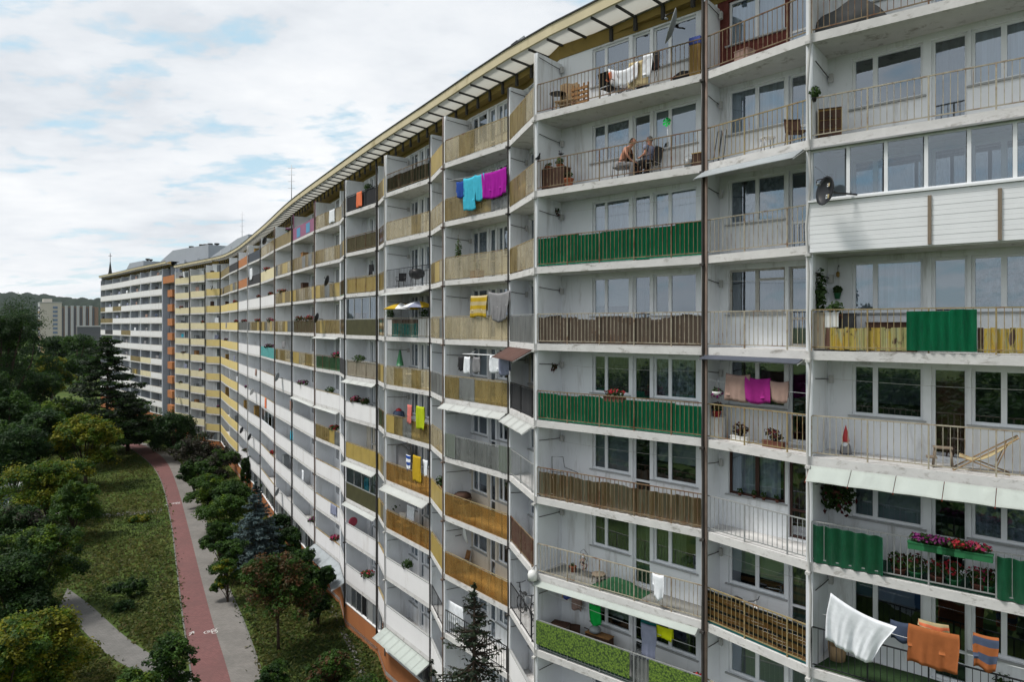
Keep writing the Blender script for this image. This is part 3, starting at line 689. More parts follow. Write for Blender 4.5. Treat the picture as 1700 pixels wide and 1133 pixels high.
# ---------------------------------------------------------------- roof with eaves
EAV = [(295,437),(340,430),(370,424),(395,410),(440,372),(480,333),(545,285),(630,223),(740,150),(850,70),(888,46),(985,0),(1168,-87),(1345,-172),(1700,-345)]
EP = [ray(px, 11.0*FPX/(HY-py)) for px, py in EAV]
EP.append(EP[-1] + (EP[-1]-EP[-2]).normalized()*9)
EP[0] = NF[0] - NB[0].n*.35 + NB[0].u*.3
FEP = [b.F0 - b.n*.4 for b in FB] + [FB[-1].F1 - FB[-1].n*.4]; FEP.append(FEP[-1] + (NF[0]-FF[-1]).normalized()*4.2)
def roof(points, top, nm):
    rf, sf, fa = MB(), MB(), MB(); zt = ZC + top
    # densify
    P = []
    for a, c in zip(points[:-1], points[1:]):
        n = max(1, round((c-a).length/3))
        P += [a + (c-a)*i/n for i in range(n)]
    P.append(points[-1])
    for _ in range(3): P = [P[0]] + [(P[i-1]+P[i]*2+P[i+1])/4 for i in range(1, len(P)-1)] + [P[-1]]
    N = []
    for i in range(len(P)):
        t = (P[min(i+1,len(P)-1)] - P[max(i-1,0)]).normalized(); N.append(V((-t.y, t.x, 0)))
    at = lambda i, dd, z: V((P[i].x + N[i].x*dd, P[i].y + N[i].y*dd, zt + z))
    for i in range(len(P)-1):
        j = i + 1
        rf.poly([at(i,1.0,0), at(j,1.0,0), at(j,12,0), at(i,12,0)], 'roof_felt'); rf.poly([at(i,-.04,0), at(j,-.04,0), at(j,.12,0), at(i,.12,0)], 'roof_felt')
        rf.poly([at(i,1.0,0), at(j,1.0,0), at(j,1.0,-.5), at(i,1.0,-.5)], 'eave_ochre')
        rf.poly([at(i,-.04,0), at(j,-.04,0), at(j,-.04,-.05), at(i,-.04,-.05)], 'roof_felt')
        rf.poly([at(i,12,0), at(j,12,0), at(j,12,-40), at(i,12,-40)], 'facade_grey')
        fa.poly([at(i,0,-.42), at(j,0,-.42), at(j,0,-.05), at(i,0,-.05)], 'eave_cream'); fa.poly([at(i,0,-.42), at(j,0,-.42), at(j,.09,-.42), at(i,.09,-.42)], 'eave_cream')
        fa.poly([at(i,0,-.05), at(j,0,-.05), at(j,-.04,-.05), at(i,-.04,-.05)], 'roof_felt')
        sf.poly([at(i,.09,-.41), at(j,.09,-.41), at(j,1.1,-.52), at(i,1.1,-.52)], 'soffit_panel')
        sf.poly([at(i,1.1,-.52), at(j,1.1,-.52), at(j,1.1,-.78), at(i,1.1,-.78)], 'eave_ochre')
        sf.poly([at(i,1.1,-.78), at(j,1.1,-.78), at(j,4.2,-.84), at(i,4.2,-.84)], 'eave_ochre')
    acc = 0
    for i in range(len(P)-1):
        seg = (P[i+1]-P[i]); ln = seg.length; u = seg/ln
        while acc < ln:
            p = P[i] + u*acc; q = lambda dd, z: V((p.x + N[i].x*dd, p.y + N[i].y*dd, zt + z))
            sf.box(q(.1,-.49) - u*.035, u*.07, q(1.1,-.60) - q(.1,-.49), V((0,0,.07)), 'soffit_bar')
            if int((acc+i*7)*3) % 2 == 0 or True: sf.box(q(1.02,-1.02) - u*.06, u*.12, N[i]*.10, V((0,0,.42)), 'bracket_dark')
            acc += 1.15
        acc -= ln
    r0 = rf.build('roof', ROOT); fa.build('fascia', r0); sf.build('soffit', r0)
    return r0
roof(EP, 11.0, 'near'); roof(FEP, 12.2, 'far')
# ochre band at the head of the top-storey walls and the end walls
for b in NB + FB:
    z = floor_z(0, b.dz)
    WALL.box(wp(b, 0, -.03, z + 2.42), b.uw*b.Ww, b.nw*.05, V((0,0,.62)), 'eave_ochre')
def vwall(a, c, z0, z1, m): WALL.poly([V((a.x,a.y,z0)), V((c.x,c.y,z0)), V((c.x,c.y,z1)), V((a.x,a.y,z1))], m)
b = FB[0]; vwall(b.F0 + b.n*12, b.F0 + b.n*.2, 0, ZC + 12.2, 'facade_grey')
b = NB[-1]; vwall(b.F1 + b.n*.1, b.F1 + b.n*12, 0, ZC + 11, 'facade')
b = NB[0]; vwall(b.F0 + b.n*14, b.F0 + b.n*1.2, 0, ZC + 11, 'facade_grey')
# stair bay between the two sections
a, c = FB[-1].F1, NB[0].F0; u = (c-a).normalized(); n = V((-u.y,u.x,0)); wd = (c-a).length
WALL.box(a + n*1.6, u*wd, n*.2, V((0,0,ZC+12)), 'facade_grey')
for s, w in ((wd*.28,.3),(wd*.62,.3),(wd*.9,.35)): WALL.box(a + u*s + n*.9, u*w, n*.72, V((0,0,ZC+11.5)), 'facade_grey')
for k in range(0, 10):
    z = floor_z(k, .65); mb = MB()
    if k == 0: mb.box(a + u*.1 + n*.1 + V((0,0,z-.2)), u*(wd*.88), n*.1, V((0,0,1.35)), 'orange_panel'); mb.box(a + u*.1 + n*.2 + V((0,0,z-.2)), u*(wd*.88), n*1.3, V((0,0,.2)), 'slab')
    else: mb.box(a + u*wd*.28 + n*.35 + V((0,0,z-.1)), u*(wd*.36), n*1.2, V((0,0,1.35)), 'orange_panel'); mb.box(a + u*wd*.70 + n*1.5 + V((0,0,z+.5)), u*(wd*.12), n*.08, V((0,0,1.2)), 'pane_distant'); mb.box(a + u*wd*.08 + n*1.5 + V((0,0,z+.5)), u*(wd*.14), n*.08, V((0,0,1.2)), 'pane_distant')
    mb.build('stair_balcony', ROOT)
WALL.build('wall', ROOT)
# rooftop machine rooms
def machine(px0, px1, ytop, Z, base, slope, dep, vents, Z1=None):
    mb = MB(); a, c = ray(px0, Z), ray(px1, Z1 or Z - 2); u = (c-a).normalized(); n = V((-u.y,u.x,0)); w = (c-a).length; top = zat(ytop, Z1 or Z); z0 = ZC + base
    prof = [(0,z0),(w,z0),(w,top),(w*slope,top),(0, z0 + (top-z0)*.35)]
    f = [V((a.x+u.x*s, a.y+u.y*s, z)) for s, z in prof]; g = [p + n*dep for p in f]
    bm_ = 'roof_felt' if Z < 50 else 'machine_room'; mb.poly(f, bm_); mb.poly(g[::-1], bm_)
    for i in range(5): mb.poly([f[i], g[i], g[(i+1)%5], f[(i+1)%5]], bm_ if Z < 50 or i in (0,1,4) else 'facade_grey')
    o = mb.build('machine_room', ROOT)
    for s, h in vents:
        v = MB(); q = a + u*(w*s) + n*dep*.4; v.lathe([(.28,0),(.28,h*.6),(.5,h*.62),(.5,h)], 'bracket_dark', 10, (q.x,q.y,top-.05)); v.build('vent_stack', o)
    for s in (.3,.55,.8):
        v = MB(); q = a + u*(w*s) - n*.03; v.box(V((q.x,q.y,z0+.6)), u*.9, n*.05, V((0,0,.7)), 'pane_distant'); v.build('window', o)
machine(476, 522, 314, 69, 11, .62, 5, [(.85,.7)], 60)
machine(350, 412, 389, 119, 11, .75, 6, [(.9,.9)], 99)
machine(262, 346, 406, 150, 12, .32, 7, [(.42,1.0),(.62,1.0),(.7,.9),(.78,.9),(.9,.7)], 134)
machine(206, 238, 433, 180, 12, .3, 6, [(.7,1.0),(.85,.7)], 170)
machine(838, 858, 66, 31, 11, .5, 1.5, [], 30)
machine(728, 744, 150, 39, 11, .5, 1.5, [], 38)
# ---------------------------------------------------------------- ground, paths
import numpy as np
def ground_mat(name, cols, scale, rough=.95):
    m, t, b = nodes(name)
    c = ramp(t, noise(t, scale, 6, .65), cols)
    f = ramp(t, noise(t, scale*9, 4, .7), [(.3, (.6,.6,.6)), (.7, (1.1,1.1,1.1))])
    L(t, mixc(t, 1.0, c, f, 'MULTIPLY'), b.inputs['Base Color']); b.inputs['Roughness'].default_value = rough; b.inputs['Specular IOR Level'].default_value = .1
ground_mat('lawn', [(.25, (.034,.062,.015)), (.45, (.058,.092,.02)), (.6, (.08,.106,.027)), (.78, (.12,.115,.042))], .16)
def paving(name, col, dark, br=(.2,.1)):
    m, t, b = nodes(name)
    bt = t.nodes.new('ShaderNodeTexBrick'); bt.inputs['Scale'].default_value = 1.0; bt.inputs['Brick Width'].default_value = br[0]; bt.inputs['Row Height'].default_value = br[1]; bt.inputs['Mortar Size'].default_value = .006
    bt.inputs['Color1'].default_value = mul(col,.9) + (1,); bt.inputs['Color2'].default_value = mul(col,1.1) + (1,); bt.inputs['Mortar'].default_value = mul(col,.6) + (1,)
    L(t, t.nodes.new('ShaderNodeNewGeometry').outputs['Position'], bt.inputs['Vector'])
    f = ramp(t, noise(t, .5, 6, .65), [(.42, (0,0,0)), (.75, (.8,.8,.8))])
    L(t, mixc(t, f, bt.outputs['Color'], dark), b.inputs['Base Color']); b.inputs['Roughness'].default_value = .9; b.inputs['Specular IOR Level'].default_value = .15
paving('pave_grey', (.185,.175,.165), (.115,.112,.105)); paving('pave_red', (.165,.082,.080), (.12,.068,.066)); paving('pave_side', (.16,.155,.15), (.10,.10,.095))
plain('asphalt', (.05,.052,.055), .9, .15, 1); plain('kerb', (.13,.13,.12), .9, .15, 2); plain('paint_white', (.55,.55,.54), .8, .1, 5, dirt=(.25,.18,.17), dirt_scale=4, dirt_lo=.5, dirt_hi=.7)
g = MB(); N = 14
g.poly([(-5000,-2500,0),(5000,-2500,0),(5000,5000,0),(-5000,5000,0)], 'lawn'); o = g.build('ground'); o['kind'] = 'structure'
def strip(name, Lp, Rp, z, m):
    mb = MB()
    def dens(P):
        out = []
        for i in range(len(P)-1):
            p0, p1, p2, p3 = P[max(i-1,0)], P[i], P[i+1], P[min(i+2,len(P)-1)]
            for q in range(6):
                t = q/6; out.append(.5*((2*p1) + (p2-p0)*t + (2*p0-5*p1+4*p2-p3)*t*t + (3*p1-p0-3*p2+p3)*t**3))
        return out + [P[-1]]
    a, c = dens([gnd(*p) for p in Lp]), dens([gnd(*p) for p in Rp])
    for i in range(len(a)-1):
        q = [a[i], c[i], c[i+1], a[i+1]]
        mb.poly([(p.x,p.y,z) for p in q], m)
    for P, sg in ((a,-1),(c,1)):
        for i in range(len(P)-1): mb.poly([(P[i].x,P[i].y,z), (P[i+1].x,P[i+1].y,z), (P[i+1].x,P[i+1].y,-.05), (P[i].x,P[i].y,-.05)], m)
    o = mb.build(name); o['kind'] = 'structure'; return o, a, c
REDL = [(338,1300),(320,1133),(305,1030),(295,950),(285,870),(271,808),(256,778),(234,757),(205,741),(150,729)]
REDR = [(420,1300),(383,1133),(352,1030),(331,950),(311,870),(294,808),(278,770),(258,751),(228,737),(160,726)]
GRYR = [(490,1300),(438,1133),(404,1035),(372,960),(350,895),(332,835),(311,790),(288,760),(240,736.5),(165,723)]
o_red, RA, RB = strip('bike_path', REDL, REDR, .020, 'pave_red'); o_gry, GA, GB = strip('pavement', REDR, GRYR, .014, 'pave_grey')
strip('side_path', [(112,978),(152,1008),(198,1050),(238,1080),(282,1104),(322,1125)], [(98,1008),(132,1042),(176,1086),(222,1114),(272,1137),(326,1162)], .03, 'pave_side')
strip('trodden_path', [(268,845),(215,850),(165,854),(110,852),(60,846)], [(270,850),(215,856),(165,860),(110,860),(60,857)], .008, 'pave_side')
strip('service_path', [(640,1290),(592,1110),(545,1012),(520,962),(505,930)], [(665,1290),(604,1110),(554,1010),(528,962),(511,930)], .009, 'pave_side')
strip('parking', [(-260,800),(-60,800),(20,800),(66,812)], [(-340,880),(-90,880),(20,880),(62,862)], .006, 'asphalt')
def kerb(P, off, z):
    mb = MB(); rr = random.Random(4)
    for i in range(len(P)-1):
        a, q = P[i], P[i+1]; u = q - a; ln = u.length; u = u/ln; n = V((-u.y,u.x,0))*(.09*off); k = max(1, int(ln/1.0))
        for j in range(k): mb.box(V((a.x,a.y,-.05)) + u*(ln*j/k), u*(ln/k - .012), n, V((0,0,.05 + z + rr.uniform(-.006,.008))), 'kerb')
    mb.build('kerb')['kind'] = 'structure'
kerb(RA, 1, .045); kerb(GB, -1, .045)
def bike_mark(px, py, sc, parent, arrow=False):
    mb = MB(); c = gnd(px, py); z = .026
    P = lambda x, y: V((c.x + x*sc, c.y + y*sc*2.0, z))
    def line(a, d, w=.07):
        a, d = P(*a), P(*d); u = (d-a).normalized(); n = V((-u.y,u.x,0))*w*sc*.7; mb.poly([a-n, d-n, d+n, a+n], 'paint_white')
    if arrow:
        line((-.3,-.1),(.0,.2)); line((.0,.2),(.3,-.1)); line((0,.2),(0,-.4))
    else:
        for cx in (-.42,.42):
            pr = [(cx + .27*cos(a), .27*sin(a)*.6) for a in [2*pi*i/14 for i in range(15)]]
            for a, d in zip(pr[:-1], pr[1:]): line(a, d, .06)
        for a, d in (((-.42,0),(-.12,.32)),((-.12,.32),(.3,.32)),((.3,.32),(.42,0)),((-.12,.32),(.02,0)),((.02,0),(.3,.32)),((-.42,0),(.02,0)),((.3,.32),(.24,.5)),((-.14,.4),(-.02,.4))): line(a, d, .05)
    mb.build('bicycle_marking' if not arrow else 'arrow_marking', parent)
bike_mark(350,1051,.62,o_red); bike_mark(319,1052,.55,o_red,True); bike_mark(291,837,.75,o_red); bike_mark(277,839,.6,o_red,True)
# ---------------------------------------------------------------- foliage
rng = np.random.default_rng(11)
def quads_mesh(name, cen, nrm, size, mats, mi, parent=None, asp=.55, droop=.15):
    n = len(cen); nrm = nrm/np.maximum(1e-6, np.linalg.norm(nrm,axis=1,keepdims=True))
    r = rng.normal(size=(n,3)); t1 = np.cross(nrm, r); t1 /= np.maximum(1e-6, np.linalg.norm(t1,axis=1,keepdims=True)); t2 = np.cross(nrm, t1)
    s = np.asarray(size).reshape(-1,1)*np.ones((n,1))
    v = np.empty((n,4,3)); dz = -nrm*s*droop
    v[:,0] = cen + t1*s + dz; v[:,1] = cen + t2*s*asp; v[:,2] = cen - t1*s + dz; v[:,3] = cen - t2*s*asp
    me = bpy.data.meshes.new(name); me.vertices.add(n*4); me.loops.add(n*4); me.polygons.add(n)
    me.vertices.foreach_set('co', v.astype(np.float32).ravel()); me.loops.foreach_set('vertex_index', np.arange(n*4,dtype=np.int32))
    me.polygons.foreach_set('loop_start', np.arange(0,n*4,4,dtype=np.int32)); me.polygons.foreach_set('loop_total', np.full(n,4,dtype=np.int32))
    for m in mats: me.materials.append(M(m))
    me.polygons.foreach_set('material_index', np.asarray(mi,dtype=np.int32)); me.update(calc_edges=True)
    o = bpy.data.objects.new(name, me); C.objects.link(o)
    if parent is not None: o.parent = parent
    return o
def clump_leaves(cc, rad, flat, per, size, nm):
    n = len(cc); k = np.repeat(np.arange(n), per); d = rng.normal(size=(len(k),3)); d /= np.linalg.norm(d,axis=1,keepdims=True)
    d *= (rng.random((len(k),1))**.45); d[:,2] *= flat
    c = cc[k] + d*rad[k][:,None]; nrm = np.stack([d[:,0]*.7, d[:,1]*.7, .75 + d[:,2]*.6],1) + rng.normal(size=(len(k),3))*.38
    sz = size*(.6 + .8*rng.random(len(k)))
    return c, nrm, sz, (k % 97)
def deciduous(name, label, cat, loc, h, rad, mats, wts, group=None, base=.12, nl=9, per=84, ncl=250, leaf=.2, flat=.75, squash=1.0, lean=0.0, trunk_r=None, seed=1, shrub=False):
    global rng
    rng = np.random.default_rng(seed); rr = random.Random(seed)
    root = thing(name, label, cat, loc, rr.random()*6, group)
    tr = trunk_r or h*.018
    z0 = h*base; ch = h - z0
    lobes = []
    for i in range(nl):
        a = i*2.4 + rr.random(); q = rr.uniform(.25,.72)*rad if i else 0
        zz = z0 + ch*(rr.uniform(.22,.80) if i else .68); lr = rad*rr.uniform(.34,.58)*(1 if i else 1.05)
        fade = 1 - .45*max(0,(zz - z0)/ch - .45)
        lobes.append((q*cos(a)*fade, q*sin(a)*fade, min(zz, h - lr*.8*squash), lr, lr*rr.uniform(.65,.95)*squash))
    cc = []; rd = []
    while len(cc) < ncl:
        x, y, z, lr, lz = rr.choice(lobes); t = rr.random()*2*pi; w = rr.uniform(-.55,1); s = sqrt(max(0,1-w*w)); f = rr.uniform(.72,1.04)
        p = (x + lr*s*cos(t)*f, y + lr*s*sin(t)*f, z + lz*w*f)
        if p[2] < z0*.7: continue
        cc.append(p); rd.append(rad*rr.uniform(.13,.25))
    cc = np.array(cc); rd = np.array(rd)
    c, nrm, sz, ck = clump_leaves(cc, rd, flat, per, leaf*.74, None)
    wm = rng.choice(len(mats), size=97, p=np.array(wts)/sum(wts))
    mi = wm[ck]
    quads_mesh('crown' if not shrub else 'foliage', c, nrm, sz, mats, mi, root)
    mb = MB()
    mb.tube([(0,0,-.1),(.02*h*lean,0,h*.12),(.03*h*lean,.01*h,z0+ch*.25),(0,0,z0+ch*.6)], [tr*1.35,tr,tr*.75,tr*.3], 'bark', 8)
    for (x,y,z,lr,lz) in lobes:
        zb = z0*rr.uniform(.6,1.1)
        mb.tube([(0,0,zb),(x*.45,y*.45,zb+(z-zb)*.55),(x,y,z),(x*1.1,y*1.1,z+lz*.6)], [tr*.55,tr*.38,tr*.22,tr*.08], 'bark', 5)
    mb.build('trunk' if not shrub else 'stem', root)
    return root
def conifer(name, label, loc, h, rad, mat, group=None, seed=1, whorls=22, nb=9, leaf=.12, power=.9, base=.06, per=26, droop=.25):
    global rng
    rng = np.random.default_rng(seed); rr = random.Random(seed)
    root = thing(name, label, 'conifer', loc, rr.random()*6, group); mb = MB()
    mb.tube([(0,0,-.1),(0,0,h*.5),(0,0,h*.98)], [h*.018,h*.011,h*.002], 'bark', 7)
    cs, ns, ss = [], [], []
    for i in range(whorls):
        f = i/(whorls-1); z = h*(base + (.99-base)*f); ln = rad*((1-f)**power)*rr.uniform(.82,1.12) + .07
        for j in range(max(4, int(nb*(1-.45*f)))):
            a = j*2*pi/nb + i*1.3 + rr.uniform(-.3,.3); l = ln*rr.uniform(.7,1.15)
            d = np.array((cos(a),sin(a),0)); tip = .35 if f > .75 else 0
            P = lambda t: d*(l*t) + np.array((0,0,z - droop*l*t*(1.2-t*.9) + tip*l*t))
            mb.tube([V(P(0)),V(P(.5)),V(P(1))], [h*.004,h*.0025,h*.001], 'bark', 3, False)
            m = max(6, int(per*(l/rad) + 5)); t = rng.random(m)**.75
            for tt in t:
                w = (.30*l*(1-tt) + .05); side = rng.normal()*w*.6
                c = P(tt) + np.array((-sin(a),cos(a),0))*side + np.array((0,0,rng.normal()*.04 - abs(side)*.25))
                cs.append(c); ns.append(np.array((d[0]*.3,d[1]*.3,.9)) + rng.normal(size=3)*.35); ss.append(leaf*(.7+.7*rng.random()))
    quads_mesh('needles', np.array(cs), np.array(ns), np.array(ss), mat, rng.choice(len(mat), size=len(cs)), root, asp=.38)
    mb.build('trunk', root)
    return root
def tp(px, Z): return (ray(px, Z).x, Z, 0)
def th(top, Z): return zat(top, Z)
DK, MD, LM, YL = 'leaf_dark', 'leaf_mid', 'leaf_lime', 'leaf_yellow'
T = [ # px, Z, top, radius px, mats, weights, label, extra
 (2,112,486,64,[DK,MD],[4,1],'tall dark poplar at the left edge in front of the pale tower',dict(base=.12,nl=11,squash=1.9,ncl=420,seed=3)),
 (-32,98,600,50,[DK,MD],[3,1],'dark broadleaf tree cut off by the left edge, below the tall poplar',dict(seed=4)),
 (128,215,545,34,[DK,MD],[2,2],'rounded green tree in front of the brown striped flats',dict(seed=5,leaf=.35)),
 (104,260,548,30,[DK,MD],[3,1],'dark tree beside the right wall of the pale tower',dict(seed=6,leaf=.4)),
 (152,240,553,30,[MD,DK],[2,2],'green tree touching the far left end of the block',dict(seed=7,leaf=.4)),
 (86,165,583,32,[MD,YL,DK],[2,2,1],'domed yellowish green tree below the pale tower',dict(seed=8,squash=.8,leaf=.28)),
 (52,128,604,46,[DK,MD],[3,1],'broad dark tree just right of the tall poplar foot',dict(seed=9,leaf=.26)),
 (16,96,642,52,[DK,MD],[2,2],'dense dark green tree low at the left edge above the parking',dict(seed=10,leaf=.24)),
 (104,97,634,44,[MD,LM,DK],[2,2,1],'tree with lime tinted top left of the layered larch',dict(seed=12,leaf=.22)),
 (66,88,668,50,[DK,MD],[3,1],'shaded broadleaf tree behind the lime crowned trees',dict(seed=13,leaf=.22)),
 (142,87,672,54,[LM,MD,YL],[2,1,3],'yellow green tree with many rounded tufts beside the bike path bend',dict(seed=14,squash=.85,leaf=.2,ncl=260)),
 (24,80,700,52,[DK,MD],[3,1],'dark tree beside the parked cars at the left edge',dict(seed=15,leaf=.2)),
 (78,71,757,70,[MD,LM,YL],[2,2,2],'wide spreading tree with lime top over the lawn edge',dict(seed=16,squash=.62,nl=10,ncl=320,leaf=.17,base=.1)),
 (122,66,796,38,[MD,LM],[3,1],'small bright green tree in front of the wide lime topped tree',dict(seed=17,leaf=.14,base=.1)),
 (28,60,826,52,[DK,'leaf_brown',MD],[2,1,1],'greyish bushy tree below the parked cars',dict(seed=18,leaf=.15,base=.05)),
 (60,49,862,66,[DK,MD,LM],[2,2,2],'dark green tree with a lime shoulder above the side path',dict(seed=19,leaf=.14,ncl=280,base=.06)),
 (20,45,930,70,[DK,MD],[3,1],'very dark tree at the left edge above the yellow tree',dict(seed=20,leaf=.14,base=.03)),
 (58,37,1012,88,[MD,LM,YL],[1,2,3],'yellow green tree at the bottom left corner',dict(seed=21,leaf=.13,nl=10,ncl=340,base=.02,squash=.75)),
 (0,33,1020,70,[YL,LM,MD],[2,2,2],'golden leaved tree cut by the bottom left corner',dict(seed=22,leaf=.12,base=.02)),
 (284,35,1018,44,[MD,DK],[2,1],'young ash with feathery leaves beside the red bike path',dict(seed=23,leaf=.11,flat=.9,base=.1,per=40,ncl=150)),
 (212,31,1098,48,[MD,LM],[2,1],'light green ash at the bottom edge below the side path',dict(seed=24,leaf=.11,flat=.9,base=.05)),
 (462,43.5,913,64,['leaf_rowan','leaf_mid'],[1,1],'rowan with reddish brown crown and thin trunk on the block lawn',dict(seed=25,leaf=.12,base=.36,flat=.7,ncl=230,trunk_r=.09)),
 (528,47,930,28,[DK,MD],[3,1],'dark green shrub tree between the rowan and the block',dict(seed=26,leaf=.14,base=.05)),
]
for px, Z, top, rp, mats, w, lab, ex in T:
    deciduous('broadleaf_tree', lab, 'tree', tp(px,Z), th(top,Z), rp*Z/FPX, mats, w, 'broadleaf trees', **ex)
# layered larch in front of the far section
def larch(loc, h, rad, label, seed):
    global rng
    rng = np.random.default_rng(seed); rr = random.Random(seed)
    root = thing('larch_tree', label, 'tree', loc, 0.7, None); mb = MB()
    mb.tube([(0,0,-.1),(0,0,h*.4),(.15,0,h*.95)], [.30,.22,.04], 'bark', 8); cc, rd = [], []
    for i in range(50):
        f = (i+.5)/50; z = h*(.16 + .84*f); a = i*2.4 + rr.uniform(-.4,.4); l = rad*(1 - f**1.7*.86)*rr.uniform(.55,1.12)
        d = V((cos(a),sin(a),0)); e = d*l + V((0,0,z + l*.05)); mb.tube([(0,0,z-l*.1), d*l*.5 + V((0,0,z)), e], [.10,.06,.02], 'bark', 4, False)
        for q in range(int(6 + l*3.0)):
            t = rr.uniform(.25,1.08); sd = rr.gauss(0,.22)*l*(.4+.5*t)
            cc.append(d*l*t + V((-d.y,d.x,0))*sd + V((0,0,z + rr.gauss(0,.18)))); rd.append(rr.uniform(.6,1.05))
    c, nrm, sz, ck = clump_leaves(np.array([tuple(p) for p in cc]), np.array(rd), .28, 40, .17, None)
    mats = [DK,'leaf_spruce',MD]; wm = rng.choice(3, size=97, p=(.45,.4,.15)); quads_mesh('crown', c, nrm, sz, mats, wm[ck], root); mb.build('trunk', root)
larch(tp(178,104), th(560,104), 7.4, 'wide dark larch with layered branches in front of the far end of the block', 31)
larch(tp(212,112), th(655,112), 4.6, 'smaller dark conifer with drooping layers above the bike path bend', 37)
# conifers near the block
conifer('blue_spruce', 'bluish conical spruce between the pavement and the block', tp(425,59), th(800,59), 2.9, ['leaf_blue'], None, 41, 26, 14, .14, .9, .04, 70)
conifer('spruce_tree', 'tall dark green spruce growing close to the block at the bottom edge', tp(787,24.6), th(968,24.6), 3.1, ['leaf_spruce'], None, 42, 40, 12, .085, .82, .05, 70, .32)
conifer('spruce_tree', 'young spruce with only its tip showing beside the tall dark spruce', tp(716,25.5), th(1096,25.5), 1.5, ['leaf_spruce'], None, 43, 20, 9, .08, .8, .05, 30, .3)
# shrubs
S = [(292,104,682,42,[DK],[1],'round dark green shrub at the bend of the pavement',dict(ncl=200)),
 (262,112,690,30,[DK,MD],[2,1],'low dark shrub left of the round shrub at the bend',{}),
 (330,93,712,42,['leaf_brown',DK],[3,1],'greyish brown lilac shrub right of the pavement bend',{}),
 (362,88,742,32,[MD,'leaf_brown'],[1,1],'dark shrub between the lilac and the block',{}),
 (345,78,784,36,[MD,LM],[3,1],'spreading green shrub along the pavement edge',dict(squash=.7)),
 (388,76,794,36,[MD,DK],[2,1],'dark hedge shrub below the yellow balconies',dict(squash=.7)),
 (322,84,764,22,[MD,DK],[2,1],'small shrub hugging the pavement edge below the lilac',{}),
 (372,68,822,42,[MD,LM],[3,1],'low spreading shrub left of the blue spruce',dict(squash=.6)),
 (366,59,860,28,[MD,DK],[2,1],'clipped dark shrub beside the widened pavement',{}),
 (374,55,885,28,[MD,DK],[2,1],'mid green shrub below the blue spruce',dict(squash=.8)),
 (378,51,915,24,[MD,YL],[3,1],'shrub with yellowish tips beside the pavement',{}),
 (463,63,846,28,[DK],[1],'very dark yew right of the blue spruce',dict(squash=1.2)),
 (486,60,876,24,[DK,MD],[3,1],'dark shrub close to the orange plinth',{}),
 (445,78,800,14,[DK],[1],'ivy covered shrub climbing at the foot of the white balconies',dict(squash=2.2)),
 (410,84,752,10,[DK,MD],[2,1],'slim climbing shrub against the white balconies near the yellow ones',dict(squash=2.4)),
 (500,52,905,30,[MD,DK],[1,2],'leafy shrub behind the rowan',{}),
 (216,52,962,20,[DK,MD],[2,1],'round shrub in the middle of the left lawn',dict(ncl=70)),
 (205,49.5,1000,16,[DK],[1],'small dark shrub below the round shrub in the left lawn',dict(ncl=60)),
 (196,53,972,14,[DK,MD],[2,1],'low shrub left of the round shrub in the left lawn',dict(ncl=60)),
 (545,37,1062,40,[MD,'leaf_rowan'],[2,1],'loose bush with reddish shoots near the plinth',dict(squash=.7)),
 (450,37.5,1100,34,[DK,MD],[2,1],'dark low bush under the rowan beside the pavement',dict(squash=.6)),
 (232,72,858,16,[YL,MD],[2,1],'yellowish weed bush in the left lawn beside the trodden path',dict(ncl=60,squash=.7)),
 (586,33,1100,60,[DK,MD],[2,1],'dark ground cover bush in the bottom middle by the plinth',dict(squash=.5))]
for i, (px, Z, top, rp, mats, w, lab, ex) in enumerate(S):
    e = dict(base=.04, nl=8, ncl=170, per=70, leaf=.0028*Z*.55 + .04, shrub=True, seed=60+i); e.update(ex)
    deciduous('shrub', lab, 'shrub', tp(px,Z), th(top,Z), rp*Z/FPX, mats, w, 'shrubs by the paths', **e)
# grass
def inside(p, poly):
    c = False; n = len(poly)
    for i in range(n):
        a, q = poly[i], poly[(i+1)%n]
        if (a.y > p[1]) != (q.y > p[1]) and p[0] < (q.x-a.x)*(p[1]-a.y)/(q.y-a.y) + a.x: c = not c
    return c
pathpoly = [p + V((-.28,0,0)) for p in RA] + [p + V((.28,0,0)) for p in GB[::-1]]; sidep = [gnd(*p) for p in [(114,968),(154,999),(200,1042),(240,1073),(284,1097),(324,1118),(330,1172),(268,1146),(218,1123),(171,1095),(127,1050),(92,1014)]]
front_line = [b.F0 for b in NB] + [NB[-1].F1]
pts = []; rr = random.Random(5)
blk = front_line + [V((front_line[-1].x+9,front_line[-1].y+9,0)), V((front_line[0].x+40, front_line[0].y+20, 0))]
while len(pts) < 42000:
    Z = 31 + 90*rr.random()**1.6; px = rr.uniform(-20, 700); x = (px-CX)/FPX*Z
    if inside((x,Z), pathpoly) or inside((x,Z), sidep) or inside((x,Z), blk): continue
    pts.append((x,Z))
P = np.array(pts); rng = np.random.default_rng(3); k = 3; n = len(P)*k
cen = np.repeat(P,k,0) + rng.normal(size=(n,2))*.28; patch = np.sin(cen[:,0]*.7)+np.sin(cen[:,1]*.5+cen[:,0]*.3)+rng.normal(size=n)*.7
hh = (.05 + .085*rng.random(n))*(1 + .4*(patch>0)); cen = np.column_stack([cen, hh*.55]); nr = np.column_stack([rng.normal(size=n), rng.normal(size=n), rng.random(n)*1.6+.2])
isdark = (patch < -.2).astype(int)
o = quads_mesh('grass', cen, nr, hh, ['grass_blade','grass_dark'], isdark, None, asp=.5); o['kind'] = 'stuff'
